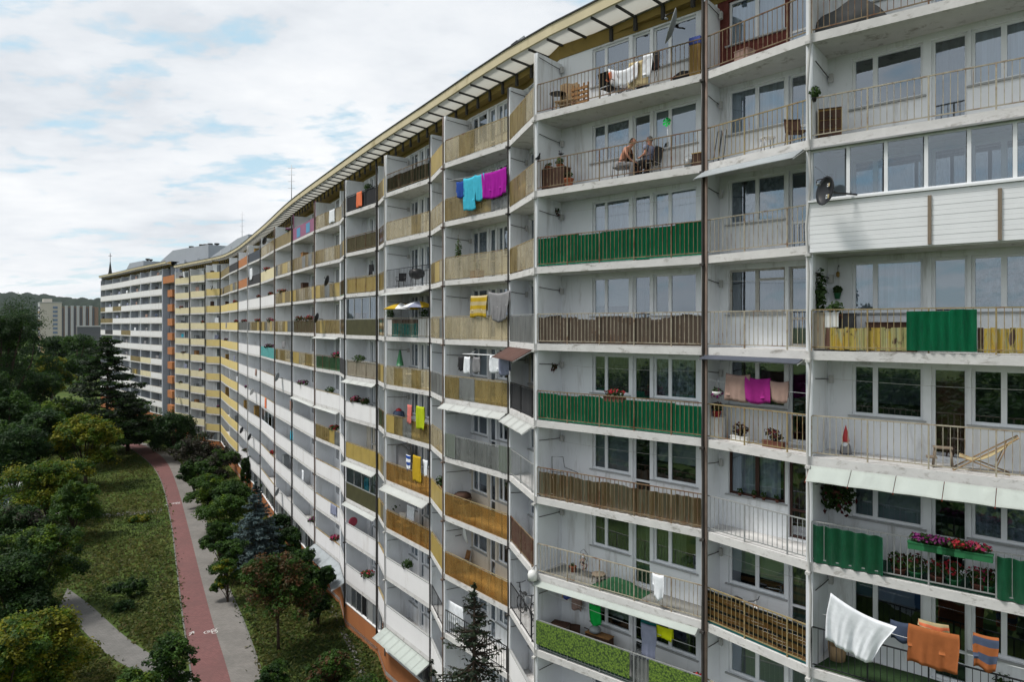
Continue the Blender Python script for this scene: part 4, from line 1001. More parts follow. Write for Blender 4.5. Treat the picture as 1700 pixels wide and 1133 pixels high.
# ---------------------------------------------------------------- distance: woodland, hills, far buildings
rr = random.Random(8); cc, rd = [], []
for i in range(420):
    Z = 235 + 900*rr.random()**1.4; px = rr.uniform(-260, 172) if rr.random() < .8 else rr.uniform(-900,-200)
    if 420 < Z < 640 and 20 < px < 105 or (Z < 440 and 36 < px < 96 and rr.random() < .72): continue
    h = rr.uniform(7,13); x = (px-CX)/FPX*Z; r_ = rr.uniform(3.5,6)
    for q in range(9): cc.append((x + rr.gauss(0,r_*.45), Z + rr.gauss(0,r_*.45), h*rr.uniform(.35,.95))); rd.append(r_*rr.uniform(.4,.6))
c, nrm, sz, ck = clump_leaves(np.array(cc), np.array(rd), .7, 26, .85, None)
o = quads_mesh('distant_woodland', c, nrm, sz, [DK,MD], rng.choice(2,size=97,p=(.6,.4))[ck], None); o['kind'] = 'stuff'
rr = random.Random(18); cc, rd = [], []  # trees added out of view beside and behind the camera, darkening the window reflections
for i in range(300):
    x, y = rr.uniform(-150, 3), rr.uniform(-110, 34)
    if y > 13 and x > -CX/FPX*y - 21 or (abs(x+13) < 6 and y > 4) or (y > 2 and x > -3): continue
    h = rr.uniform(8,12.5); r_ = rr.uniform(3,5.5)
    for q in range(10): cc.append((x + rr.gauss(0,r_*.4), y + rr.gauss(0,r_*.4), h*rr.uniform(.15,.9))); rd.append(r_*rr.uniform(.4,.6))
c, nrm, sz, ck = clump_leaves(np.array(cc), np.array(rd), .8, 24, .6, None)
o = quads_mesh('unseen_reflection_wood', c, nrm, sz, [DK,MD], rng.choice(2,size=97,p=(.7,.3))[ck], None); o['kind'] = 'stuff'
ground_mat('hill_forest', [(.3, (.006,.014,.008)), (.5, (.012,.024,.012)), (.75, (.022,.034,.016))], .02)
hb = MB(); rr = random.Random(2)
ridge = {-900:480,-400:478,-200:483,-60:487,0:489.5,58:491.5,100:497.5,165:499.5,230:505,320:512,500:520,900:528}
def rid(px):
    ks = sorted(ridge)
    for a, q in zip(ks[:-1], ks[1:]):
        if a <= px <= q: return ridge[a] + (ridge[q]-ridge[a])*(px-a)/(q-a)
    return 528
def hf(u, v):
    px = -900 + 1800*u; Z = 2300 + 1300*v; top = zat(rid(px), 3400)
    z = top*sin(min(1,v*1.25)*pi/2)**1.1 + (9*sin(px*.21+v*9)+7*sin(px*.47+v*23)+6*sin(px*1.13+v*41) if v > 0 else 0)*(.35+.65*v)*.6
    return ((px-CX)/FPX*3000*(.85+.3*v), Z, max(z,-2) if v > 0 else -2)
hb.grid(hf, 700, 60, 'hill_forest', True); hb.build('hills')['kind'] = 'structure'
plain('tower_beige', (.46,.43,.38), .85, .05, .3); plain('tower_grey', (.40,.41,.42), .85, .06, .3); plain('tower_blue', (.15,.20,.28), .8, .1, .5); plain('tower_dark', (.10,.105,.12), .8, .15, 1); plain('tower_brown', (.20,.125,.09), .85, .08, .4); plain('tower_ochre', (.50,.36,.20), .85, .1, .2)
def tower(name, label, p0, u, w, dep, h, face):
    n = V((-u.y,u.x,0)); r_ = thing(name, label, 'apartment tower', (p0.x,p0.y,0), world=True); mb = MB()
    mb.box(p0, u*w, n*dep, V((0,0,h)), face); mb.build('wall', r_); return r_, n
# pale tower: corner towards the camera at px 67
Z = 451; cpt = ray(67, Z); uR = V((.93,.36,0)).normalized(); uL = V((-.62,.78,0)).normalized(); H = zat(503, Z)
r_ = thing('apartment_tower', 'pale concrete tower block with dark balcony column beyond the dark poplar', 'apartment tower', (cpt.x,cpt.y,0), world=True)
wR, wL = 11.9, 15.5
mb = MB(); mb.prism([(p.x,p.y) for p in (cpt, cpt+uR*wR, cpt+uR*wR+uL*wL, cpt+uL*wL)], 0, H, 'tower_beige'); mb.build('wall', r_)
mb = MB(); a = cpt + uL*.3; mb.box(cpt + uL*.9 - V((uL.y,-uL.x,0))*0 - uR*.06, uL*(wL-.9), -uR*.12, V((0,0,H-.2)), 'tower_grey'); mb.build('side_wall', r_)
mb = MB(); mb.prism([(p.x,p.y) for p in (cpt-uR*.4-uL*.4, cpt+uR*(wR+.3)-uL*.3, cpt+uR*(wR+.3)+uL*(wL+.3), cpt+uL*(wL+.3)-uR*.3)], H, H+.5, 'tower_grey')
ro = mb.build('roof', r_); mb = MB(); q = cpt + uL*5 + uR*2; mb.box(V((q.x,q.y,H+.5)), uL*7, uR*5, V((0,0,2.3)), 'tower_beige'); mb.build('machine_room', ro)
nR = V((uR.y,-uR.x,0)); nL = -uR
for f in range(12):
    z = 1.3 + f*(H-2)/12
    for s, w, m in ((2.2,1.2,'tower_dark'),(5.4,1.2,'tower_dark'),(8.4,1.0,'tower_dark'),(11.2,1.2,'tower_dark')):
        mb = MB(); mb.box(cpt + uL*s + nL*.2 + V((0,0,z)), uL*w, nL*.06, V((0,0,1.3)), m); mb.build('window', r_)
    mb = MB(); mb.box(cpt + uL*.9 + nL*.2 + V((0,0,z-.5)), uL*1.2, nL*1.0, V((0,0,1.0)), 'tower_dark' if f % 2 else 'tower_ochre'); mb.build('balcony', r_)
    mb = MB(); mb.box(cpt + uR*7.0 + nR*.02 + V((0,0,z-.3)), uR*2.6, nR*.25, V((0,0,1.5)), 'tower_blue'); mb.build('balcony', r_)
mb = MB(); mb.box(cpt + uR*.1 + nR*.02, uR*3.4, nR*.08, V((0,0,11)), 'tower_ochre'); mb.build('painted_panel', r_)
Z = 700; a, c = ray(101, Z), ray(158, Z+10); u = (c-a).normalized(); H = zat(509.5, Z); w = (c-a).length
r_, n = tower('apartment_tower', 'brown block of flats with white vertical bands in the distance before the hills', a, u, w, 14, H, 'tower_brown')
for s in (.12,.29,.46,.64,.83):
    mb = MB(); mb.box(a + u*(w*s) - n*1.0, u*(w*.085), n*1.0, V((0,0,H+1.2)), 'tower_grey'); mb.build('stair_shaft', r_)
for s in (.03,.215,.385,.56,.745,.93):
    mb = MB(); mb.box(a + u*(w*s) - n*.4 + V((0,0,1)), u*(w*.05), n*.35, V((0,0,H-2)), 'tower_dark'); mb.build('balcony_column', r_)
Z = 560; a, c = ray(128, Z), ray(176, Z); mb = MB(); hh = zat(543, Z)
r_ = thing('low_building', 'long low grey flat roofed building among trees left of the block', 'building', (a.x,a.y,0), world=True)
mb.box(a, c-a, V((0,16,0)), V((0,0,hh)), 'tower_dark'); mb.build('wall', r_); mb = MB(); mb.box(a + V((-.5,-.5,hh)), c-a+V((1,0,0)), V((0,17,0)), V((0,0,1.0)), 'tower_grey'); mb.build('roof', r_)
# church spire far behind the block
Z = 330; c = ray(183, Z); r_ = thing('church_spire', 'slim dark church spire with a cross rising behind the far roof', 'church spire', (c.x,c.y,0))
mb = MB(); mb.lathe([(1.9,0),(1.9,ZC+18.5),(2.5,ZC+19),(1.5,zat(463,Z)),(.75,zat(452,Z)),(.10,zat(433,Z))], 'roof_felt', 8, sm=False); mb.build('spire', r_)
mb = MB(); z = zat(433,Z); mb.cbox(-.09,.09,-.09,.09,z,z+3.6,'roof_felt'); mb.cbox(-.8,.8,-.07,.07,z+2.2,z+2.42,'roof_felt'); mb.build('cross', r_)
# rooftop masts
for px, y0, y1, Z, lab in ((484,340,274,70,'tall thin aerial mast on the middle of the roof'),(402,395,352,110,'shorter aerial mast with cross bars on the roof near the bend')):
    c = ray(px, Z); r_ = thing('aerial_mast', lab, 'antenna', (c.x,c.y,ZC+11)); top = zat(y1, Z) - ZC - 11
    mb = MB(); mb.tube([(0,0,0),(0,0,top)], [.05,.03], 'metal_grey', 6); mb.build('pole', r_)
    mb = MB()
    for i in range(4): h = top*(.55+.13*i); mb.tube([(-.35,0,h),(.35,0,h)], .015, 'metal_grey', 4)
    mb.build('dipole', r_)
# ---------------------------------------------------------------- parked cars
plain('car_glass', (.02,.025,.03), .1, .05, 1, .6)
for nm, col in dict(car_silver=(.36,.38,.41), car_white=(.62,.64,.66), car_blue=(.14,.20,.30), car_dark=(.03,.032,.036)).items(): plain(nm, col, .3, .03, 1, .6)
def car(label, loc, rot, m):
    r_ = thing('parked_car', label, 'car', loc, rot, 'parked cars'); mb = MB()
    prof = [(-2.1,.35),(-2.15,.75),(-1.95,.92),(-1.5,.98),(-.95,1.42),(.55,1.46),(1.25,1.02),(1.95,.86),(2.12,.7),(2.1,.35)]
    Lh, w0, w1 = len(prof), .86, .66
    def wy(z): return w0 if z < 1.0 else w0 - (z-1.0)*.45
    A = [V((x,-wy(z),z)) for x,z in prof]; B = [V((x,wy(z),z)) for x,z in prof]
    mb.poly(A, m); mb.poly(B[::-1], m)
    for i in range(Lh): mb.poly([A[i],B[i],B[(i+1)%Lh],A[(i+1)%Lh]], m)
    mb.build('body', r_)
    mb = MB(); f = lambda x, z, o: V((x,-(wy(z)+.012) if o < 0 else wy(z)+.012, z))
    for o in (-1,1): q = [f(-1.3,1.03,o),f(-.85,1.37,o),(f(.48,1.41,o)),f(1.0,1.05,o)]; mb.poly(q if o < 0 else q[::-1], 'car_glass')
    mb.build('side_window', r_)
    mb = MB(); mb.poly([V((1.22,-.72,1.06)),V((1.22,.72,1.06)),V((.60,.6,1.45)),V((.60,-.6,1.45))], 'car_glass'); mb.build('windscreen', r_)
    mb = MB(); mb.poly([V((-1.50,-.7,1.02)),V((-1.0,-.6,1.41)),V((-1.0,.6,1.41)),V((-1.5,.7,1.02))], 'car_glass'); mb.build('rear_window', r_)
    for x in (-1.3,1.3):
        for y in (-.84,.66):
            mb = MB(); mb.lathe([(.05,0),(.31,0),(.32,.03),(.32,.16),(.31,.18),(.05,.18)], 'rubber', 14, (x,y,.32), (0,1,0)); wo = mb.build('wheel', r_)
            mb = MB(); mb.lathe([(.20,-.005),(.0,-.01)], 'metal_grey', 10, (x,y if y < 0 else y+.19,.32), (0,1,0)); mb.build('rim', wo)
car('silver car half hidden under the wide lime topped tree', gnd(44,846), .35, 'car_silver'); car('blue grey car parked at the left edge beside the shrubs', gnd(10,842), .4, 'car_blue')
car('white car parked at the left edge under dark trees', gnd(6,818), .3, 'car_white')
car('white car glimpsed between trees below the pale tower', gnd(115,596), 1.2, 'car_white'); car('dark car far off beside the white one below the pale tower', gnd(108,601), 1.2, 'car_dark'); car('silver car glimpsed right of the domed yellowish tree', gnd(134,612), 1.3, 'car_silver'); car('second silver car glimpsed left of the layered larch', gnd(121,613), 1.3, 'car_silver')
# ---------------------------------------------------------------- things on the balconies
def spot(r, k, px, t, h=0.0):
    b = BAY[r]; return fp(b, s_front(b, px, t), t, floor_z(k) + h)
def hgt(r, k, px, py, t):           # height above the floor of what is seen at (px, py), t metres behind the front
    b = BAY[r]; p = fp(b, s_front(b, px, t), t, 0); return zat(py, p.y) - floor_z(k)
def cloth(name, label, cat, loc, rot, w, h, mat, back=.5, group=None, seed=0, sag=.02, stripes=None, taper=0.0):
    rr = random.Random(seed + 5); ph = rr.random()*6; mb = MB(); tot = h + h*back
    def fn(u, v):
        l = v*tot - h; x = (u - .5)*w
        z = -abs(l)*1.0; y = (-.025 if l < 0 else .025)*min(1, abs(l)*12)
        f = min(1, abs(l)/h)
        return V((x*(1 - taper*f) + .02*sin(l*5+ph), y + (.04*sin(u*w*9+ph+l*1.5) + .028*sin(u*w*19+l*4+ph) + .012*sin(u*w*37+ph*2))*f, z - sag*sin(pi*u) - (.03*sin(u*7+ph)*f)))
    mb.sheet(fn, max(8,int(w*22)), max(10,int(tot*12)), .012, mat)
    if stripes:
        n = max(10,int(tot*12)); nu = max(8,int(w*22)); si = mb.mi(stripes)
        for i in range(len(mb.f)):
            v = (i//2) % n if i < 2*nu*n else 0
            if i < 2*nu*n and (v//2) % 2 == 0: mb.m[i] = si
    return tag(mb.build(name, loc=loc, rot=rot), label, cat, group)
def line(name, label, p, q, sag=.04, r=.006, m='pvc_white', group='clothes lines'):
    o = (p+q)/2; mb = MB()
    mb.tube([p + (q-p)*i/8 - o - V((0,0,sag*sin(pi*i/8))) for i in range(9)], r, m, 4)
    return tag(mb.build(name, loc=o), label, 'clothes line', group)
def leafball(par, name, mats, wts, n, rx, ry, rz, z, size, seed, hang=0.0):
    global rng
    rng = np.random.default_rng(seed); d = rng.normal(size=(n,3)); d /= np.linalg.norm(d,axis=1,keepdims=True); d *= (rng.random((n,1))**.4)
    c = d*np.array((rx,ry,rz)) + np.array((0,0,z)); c[:,2] -= hang*rng.random(n)**2
    nr = d + rng.normal(size=(n,3))*.5 + np.array((0,-.3,.3))
    return quads_mesh(name, c, nr, size*(.6+.8*rng.random(n)), mats, rng.choice(len(mats), size=n, p=np.array(wts)/sum(wts)), par, asp=.6)
def plant(label, loc, rot=0, pot='terracotta', pr=.13, ph=.2, h=.4, w=.22, flower=None, nf=20, box=None, seed=1, group='potted plants', hang=0.0, leaf='leaf_pot', name='potted_plant', cat='plant', nl=110, size=.05):
    r_ = thing(name, label, cat, loc, rot, group); mb = MB()
    if box: mb.cbox(-box/2,box/2,-.09,.09,0,ph,pot); mb.cbox(-box/2-.012,box/2+.012,-.102,.102,ph-.025,ph+.002,pot); rx = box/2
    else: mb.lathe([(pr*.7,0),(pr,ph*.85),(pr*1.08,ph*.86),(pr*1.08,ph),(pr*.9,ph),(pr*.88,ph*.8)], pot, 12); rx = w
    mb.build('pot', r_); ry = .13 if box else w
    leafball(r_, 'foliage', [leaf], [1], nl, rx, ry, h/2, ph + h*.42, size, seed, hang)
    if flower: leafball(r_, 'flowers', [flower], [1], max(nf,45), rx*1.02, ry*1.05, h*.42, ph + h*.55, size*.95, seed+9, hang)
    return r_
def hanging(label, loc, rot=0, w=.28, flower='petal_red', seed=1, nf=50, nl=160, pot='terracotta_dark', size=.06, hang=.25):
    r_ = thing('hanging_basket', label, 'hanging plant', loc, rot, 'hanging baskets'); mb = MB()
    mb.lathe([(.05,-.14),(.12,-.08),(.15,0),(.13,0)], pot, 12); mb.build('basket', r_); mb = MB()
    for a in range(3): t = a*2.1; mb.tube([(.13*cos(t),.13*sin(t),0),(0,0,.38)], .006, 'metal_grey', 4)
    mb.build('hanger', r_); leafball(r_, 'foliage', ['leaf_pot'], [1], nl, w, w*.7, w*.6, .02, size, seed, hang)
    if flower: leafball(r_, 'flowers', [flower], [1], max(nf,45), w*1.05, w*.75, w*.65, -.02, size, seed+5, hang)
    return r_
def legs(r_, m, xs, ys, h, r=.014, splay=.03):
    for x in xs:
        for y in ys:
            mb = MB(); mb.tube([(x,y,h),(x+splay*(1 if x>0 else -1),y+splay*(1 if y>0 else -1),0)], r, m, 6); mb.build('leg', r_)
def chair(label, loc, rot, fm='metal_black', sm='cloth_black', name='garden_chair', group='balcony chairs', arms=True, sc=1.0):
    r_ = thing(name, label, 'chair', loc, rot, group); r_.scale = (sc,)*3
    legs(r_, fm, (-.21,.21), (-.2,.2), .43); mb = MB(); mb.sheet(lambda u,v: V((-.22+.44*u,-.22+.44*v,.45-.02*sin(pi*u)*sin(pi*v))), 5, 5, .025, sm); mb.build('seat', r_)
    mb = MB(); mb.sheet(lambda u,v: V((-.22+.44*u,.21+.12*v+.03*sin(pi*u)*1,.48+.42*v)), 6, 5, .02, sm); mb.build('backrest', r_)
    if arms:
        for x in (-.25,.25): mb = MB(); mb.tube([(x,-.18,.43),(x,-.17,.65),(x,.24,.66)], .015, fm, 6); mb.build('armrest', r_)
    return r_
def table(label, loc, rot=0, rad=.35, h=.72, m='metal_black', top=None, square=None, name='balcony_table', group='balcony tables'):
    r_ = thing(name, label, 'table', loc, rot, group); mb = MB(); top = top or m
    if square: mb.cbox(-square[0]/2,square[0]/2,-square[1]/2,square[1]/2,h-.035,h,top)
    else: mb.lathe([(rad*.95,h-.02),(rad,h-.015),(rad,h)], top, 20)
    mb.build('table_top', r_)
    a, c = (square[0]/2-.06, square[1]/2-.06) if square else (rad*.6, rad*.6)
    legs(r_, m, (-a,a), (-c,c), h-.03, .013, .0)
    return r_
def boxy(name, label, cat, loc, rot, w, d, h, m, m2=None, drawers=0, group=None):
    r_ = thing(name, label, cat, loc, rot, group); mb = MB(); mb.cbox(-w/2,w/2,-d/2,d/2,.0,h,m); mb.cbox(-w/2-.015,w/2+.015,-d/2-.015,d/2+.015,h+.001,h+.025,m2 or m); mb.build('carcass', r_)
    for i in range(drawers):
        mb = MB(); z0 = .03 + (h-.05)*i/drawers; mb.cbox(-w/2+.02,w/2-.02,-d/2-.018,-d/2-.002,z0,z0+(h-.05)/drawers-.025,m2 or m); f = mb.build('drawer', r_)
        mb = MB(); mb.cbox(-.05,.05,-d/2-.035,-d/2-.018,z0+.07,z0+.09,'metal_black'); mb.build('handle', f)
    return r_
def dish(label, loc, yaw, rad=.42, m='dish_dark', tilt=.35, marks=False, group='satellite dishes', arm=.35):
    r_ = thing('satellite_dish', label, 'satellite dish', loc, yaw, group); mb = MB()   # faces local -y
    ax = V((0,-cos(tilt),sin(tilt))); mb.lathe([(0,.09),(rad*.5,.115),(rad*.85,.17),(rad,.22),(rad*1.01,.205),(rad*.85,.15),(rad*.5,.09),(.0,.06)], m, 22, (0,0,0), ax); d = mb.build('reflector', r_)
    ex = V((1,0,0)); ey = ax.cross(ex)
    if marks:
        for (cx, cy, w, h) in ((0.02,rad*.38,.13,.10),(.02,-rad*.42,.10,.08)):
            mb = MB(); o = ax*(.128 if cy > 0 else .135) + ex*cx + ey*-cy
            for (dx, dw, mm) in ((-w/2,w*.48,'cloth_white'),(w*.02,w*.48,'cloth_beige')):
                mb.box(o + ex*dx - ey*h/2, ex*dw, ey*h, ax*.006, mm)
            mb.box(o + ex*(-w*.36) - ey*h*.2, ex*w*.24, ey*h*.4, ax*.010, 'plastic_black'); mb.build('sticker', d)
    mb = MB(); q = ax*.45 + ey*rad*.35; mb.tube([ey*rad*.9 + ax*.18, q + ey*.1, q], .014, 'metal_black', 5); mb.lathe([(.035,0),(.045,.03),(.03,.11)], 'plastic_grey', 8, q, -ax); mb.build('receiver_arm', r_)
    mb = MB(); mb.tube([(0,0,0),(0,.12,-.02),(0,arm,-.05)], .025, 'metal_black', 6); mb.build('bracket', r_)
    return r_
def awning(label, b, k, s0, s1, out=.55, drop=.28, m='awning_white', seams=4, sm='sill', up=0.0, name='awning', group='awnings under the balcony slabs'):
    z = floor_z(k) - .25 - up; p = fp(b, (s0+s1)/2, 0, z); r_ = thing(name, label, 'awning', p, b.ang, group); w = s1 - s0; mb = MB()
    n = max(1, seams)
    for i in range(n):
        a, c = -w/2 + w*i/n + .008, -w/2 + w*(i+1)/n - .008
        mb.sheet(lambda u, v, a=a, c=c: V((a + (c-a)*u, -.03 - out*v, .02 - drop*v + .012*sin(u*pi)*v)), 3, 4, .012, m)
    mb.build('canopy', r_)
    for i in range(n + 1):
        mb = MB(); x = -w/2 + w*i/n; mb.tube([(x,.0,-.01),(x,-out-.04,-drop-.01)], .014, sm, 5); mb.build('rib', r_)
    return r_
ORD = ['top','second','third','fourth','fifth','sixth','seventh','eighth','ninth','tenth']
B = BAY; A_ = lambda r: BAY[r].ang
# ---- right bay (bay 0)
r = 0
p = spot(0,0,1412,.75); mb = MB()
mb.sheet(lambda u,v: V(((u-.5)*(1.9+.25*abs(v-.5)), (v-.5)*.95*(1+.12*sin(u*9)), .78*max(0,1-(abs(u-.5)*2)**3.2)*max(0,1-(abs(v-.5)*2)**4)+.10*sin(u*11+v*5)*sin(pi*u)+.02)), 24, 14, .02, 'tarp_grey')
tag(mb.build('tarpaulin', loc=p, rot=A_(0)), 'dark grey tarpaulin draped over a heap on the top right balcony', 'tarpaulin')
boxy('drawer_cabinet','ochre wooden cabinet with drawers on the upper right balcony','cabinet', spot(0,1,1378,.55), A_(0)+.25, .55,.45,.80,'cabinet_ochre','wood_dark',3)
plant('small green plant tied to the railing corner above the ochre cabinet', spot(0,1,1352,.06,.98), 0, 'plastic_black', .06,.1,.34,.16, None, seed=4, nl=90)
dish('dark oval satellite dish with two stickers on the clapboard parapet', fp(B[0], s_front(B[0],1382,-.5), -.5, zat(320, 17.3)), A_(0)-.75, .36, 'dish_dark', .12, True, arm=.66)
# level 3
plant('tall climber on a lattice in the corner of the yellow boarded balcony', spot(0,3,1362,.35,.55), 0, 'wood_grey', .2,.4,1.35,.16, None, seed=8, nl=260, size=.06)
plant('bushy green plant beside the tall climber on the yellow boarded balcony', spot(0,3,1388,.3,.72), 0, 'terracotta_dark', .14,.22,.4,.24, None, seed=9)
plant('little agave pot hung on the wall of the yellow boarded balcony', fp(B[0], s_front(B[0],1391,1.4),1.35,zat(497,19)), 0, 'plastic_green', .09,.16,.22,.12, None, seed=10)
boxy('kettle_grill','black box grill behind the white boards of the right balcony','grill', spot(0,3,1402,.45), A_(0), .48,.4,.95,'plastic_black')
boxy('bench','dark brown wooden bench behind the yellow boards','bench', spot(0,3,1480,.8), A_(0), 1.1,.4,.72,'wood_dark')
r_ = thing('wall_lantern','small lantern on a curved bracket on the right balcony wall','lantern', fp(B[0], s_front(B[0],1392,1.4),1.4,zat(452,19)), A_(0)); mb = MB(); mb.tube([(0,.12,.12),(0,0,.18),(0,-.06,.1),(0,-.06,0)], .008,'metal_black',5); mb.build('bracket', r_); mb = MB(); mb.lathe([(.02,0),(.05,-.03),(.045,-.12),(.02,-.15)],'cabinet_ochre',8,(0,-.06,0)); mb.build('lamp', r_)
# level 4
r_ = thing('garden_gnome','garden gnome with tall red pointed hat on the right balcony','gnome', spot(0,4,1404,.95), A_(0)); mb = MB(); mb.lathe([(.12,0),(.15,.04),(.13,.2),(.09,.28)],'cloth_grey',12); mb.build('body', r_)
mb = MB(); mb.lathe([(.0,.22),(.075,.26),(.08,.33),(.05,.39)],'skin',12); mb.build('head', r_); mb = MB(); mb.lathe([(.10,.34),(.085,.40),(.05,.6),(.0,.78)],'plastic_red',12); mb.build('hat', r_)
mb = MB(); mb.lathe([(0,.12),(.06,.2),(.07,.29),(.03,.32)],'cloth_white',10,(0,-.06,0)); mb.build('beard', r_)
for x in (-.06,.06): mb = MB(); mb.lathe([(.05,0),(.055,.04),(.02,.07)],'plastic_black',8,(x,-.09,0)); mb.build('boot', r_)
r_ = thing('step_stool','weathered wooden step stool on the right balcony beside the deckchair','stool', spot(0,4,1565,.55), A_(0)+.2)
mb = MB(); mb.cbox(-.2,.2,-.16,.16,.46,.49,'wood_grey'); mb.build('seat', r_); mb = MB(); mb.cbox(-.34,-.12,-.16,.16,.22,.245,'wood_grey'); mb.build('step', r_); legs(r_,'wood_grey',(-.16,.16),(-.12,.12),.46,.02,.04)
r_ = thing('deckchair','folding wooden deckchair with pale canvas sling on the right balcony','deckchair', spot(0,4,1635,.6), A_(0)+.1)
for y in (-.25,.25):
    mb = MB(); mb.tube([(-.62,y,.0),(.62,y,.86)],.018,'wood_pale',6); mb.build('long_rail', r_); mb = MB(); mb.tube([(-.50,y*.9,.34),(.46,y*.9,0)],.018,'wood_pale',6); mb.build('cross_rail', r_); mb = MB(); mb.tube([(.42,y*.95,.71),(.2,y*.95,.12)],.014,'wood_pale',6); mb.build('prop', r_)
for x, z in ((-.62,.0),(.62,.86),(.46,.0)): mb = MB(); mb.tube([(x,-.26,z),(x,.26,z)],.016,'wood_pale',6); mb.build('crossbar', r_)
mb = MB(); mb.sheet(lambda u,v: V((-.50 + 1.1*u, -.2+.4*v, .34 + .5*u - .30*sin(pi*u)**.9*(1-u*.5))), 14, 3, .01, 'cloth_beige'); mb.build('sling', r_)
# level 5
awning('pale green ribbed awning over the geranium balcony at the right edge', B[0], 4, .03, B[0].W-.1, .42, .34, 'awning_pale', 6, 'red_tape')
hanging('large hanging basket with dark red geraniums on the right fin wall', fp(B[0], s_front(B[0],1388,.9), .9, zat(812,18.6)), A_(0), .50, 'petal_dark', 21, 70, 420, size=.07, hang=.45)
for i, (px, fl) in enumerate(((1532,'petal_purple'),(1560,'petal_purple'),(1590,'petal_red'),(1622,'petal_pink'))):
    plant(['green trough of purple petunias hooked leftmost on the right railing','green trough of violet and red petunias second from left on the right railing','green trough of bright red geraniums hooked on the right railing','green trough of pink geraniums hooked rightmost on the right railing'][i], spot(0,5,px,-.1,.86), A_(0), 'plastic_green', ph=.17, h=.24, box=.60, flower=fl, nf=90, seed=30+i, group='flower troughs on the railing', name='flower_trough', cat='flower box', nl=120)
for i, (px, fl, lab) in enumerate(((1492,'petal_dark','pot of dark red flowers on the floor left of the troughs'),(1520,'petal_dark','pot of small dark flowers below the leftmost purple trough'),(1556,'petal_red','pot of red and orange flowers below the purple troughs'),(1583,'petal_red','pot of white and red flowers in front of the open glass door'),(1625,'petal_pink','pot of pale pink flowers below the pink trough'),(1642,'petal_dark','pot of dark red flowers beside the right green panel'))):
    plant(lab, spot(0,5,px,.35), 0, 'plastic_green' if i % 2 else 'terracotta_dark', .16,.2,.42,.26, fl, 30, seed=50+i, group='flower pots on the right balcony floor', nl=130)
# level 6 laundry
r6 = lambda px, py, t=.12: spot(0,6,px,t, hgt(0,6,px,py,t))
r_ = cloth('bed_sheet','big white bed sheet hanging askew over the dark railing','bed sheet', r6(1432,1010,-.35), A_(0)+.1, 1.55, 1.15, 'cloth_white', .35, seed=3, taper=.3, sag=.1); r_.rotation_euler = (0,.30,A_(0))
cloth('towel','rusty orange towel hanging on a line at the lower right balcony','towel', r6(1549,1043,-.10), A_(0), 1.02, .93, 'cloth_orange', .6, 'laundry at the lower right', 4)
cloth('towel','narrow striped tea towel folded above the orange towel','towel', r6(1550,1033,.22), A_(0), .62,.24,'cloth_coral',.7,'laundry at the lower right',5,stripes='cloth_beige')
cloth('towel','blue and orange striped towel at the lower right edge','towel', r6(1636,1054,-.12), A_(0), .48,.78,'cloth_denim',.7,'laundry at the lower right',6,stripes='cloth_orange', taper=.15)
cloth('jeans','bunched denim trousers hanging beside the white bed sheet','trousers', r6(1494,1030,.3), A_(0), .42,.50,'cloth_denim',.8,'laundry at the lower right',7)
b = B[0]; line('clothes_line','thin clothes line holding the orange towel at the lower right', fp(b,.3,.15,floor_z(6)+1.42), fp(b,b.W-.3,-.05,floor_z(6)+1.38))
r_ = thing('wicker_basket','pale wicker basket on the green mat of the lower right balcony','basket', spot(0,6,1390,.9), A_(0)); mb = MB(); mb.lathe([(.2,0),(.24,.42),(.22,.42),(.19,.06)],'wood_pale',14); mb.build('body', r_); mb = MB(); mb.tube([(-.23,0,.42),(-.15,0,.66),(0,0,.74),(.15,0,.66),(.23,0,.42)],.015,'wood_pale',6); mb.build('handle', r_)
plant('green leafy plant by the window of the lower right balcony', spot(0,6,1668,1.1), 0,'plastic_grey',.15,.25,.5,.25,None,seed=61)
mb = MB(); q=[fp(b,.1,.12,0),fp(b,b.W-.1,.12,0),fp(b,b.W-.1,1.3,0),fp(b,.35,1.3,0)]; mb.prism([(v.x,v.y) for v in q], floor_z(6)+.002, floor_z(6)+.02, 'turf_mat'); tag(mb.build('floor_mat', org=q[0]), 'green artificial turf mat on the lower right balcony', 'mat')
mb = MB(); q=[fp(b,.1,.12,0),fp(b,b.W-.1,.12,0),fp(b,b.W-.1,1.35,0),fp(b,.35,1.35,0)]; mb.prism([(v.x,v.y) for v in q], floor_z(5)+.002, floor_z(5)+.015, 'net_green'); tag(mb.build('floor_mat', org=q[0]), 'dark green mat under the flower pots of the right balcony', 'mat')
# ---- bay 1
awning('grey blue fabric awning under the slab of the narrow upper right balcony', B[1], 1, .05, B[1].W-.12, .5, .30, 'awning_grey', 1)
awning('dark slate box awning above the three towels', B[1], 3, .05, B[1].W-.15, .26, .12, 'awning_slate', 1)
chair('small brown folding chair on the narrow balcony with yellow railing', spot(1,1,1322,.55), A_(1)+.9, 'wood_dark','wood_dark', arms=False)
table('small round white table on the narrow balcony with yellow railing', spot(1,1,1274,.6), 0, .22,.5,'metal_grey','plastic_white')
r_ = thing('folded_drying_rack','folded metal drying rack leaning at the left of the narrow balcony','drying rack', spot(1,1,1183,.3), A_(1)); 
for x in (0,.18): mb = MB(); mb.tube([(x,0,0),(x+.12,.1,1.0),(x+.25,.1,1.0),(x+.2,0,0)],.012,'metal_black',5); mb.build('frame', r_)
boxy('radiator_box','white slatted box under the window by the brick wall','box', spot(1,0,1270,.9), A_(1), .9,.2,.32,'plastic_white'); boxy('storage_crate','greyish pink crate on the balcony with brick wall','crate', spot(1,0,1236,.5), A_(1), .45,.35,.4,'taupe')
z4 = lambda px, py, t: spot(1,4,px,t,hgt(1,4,px,py,t))
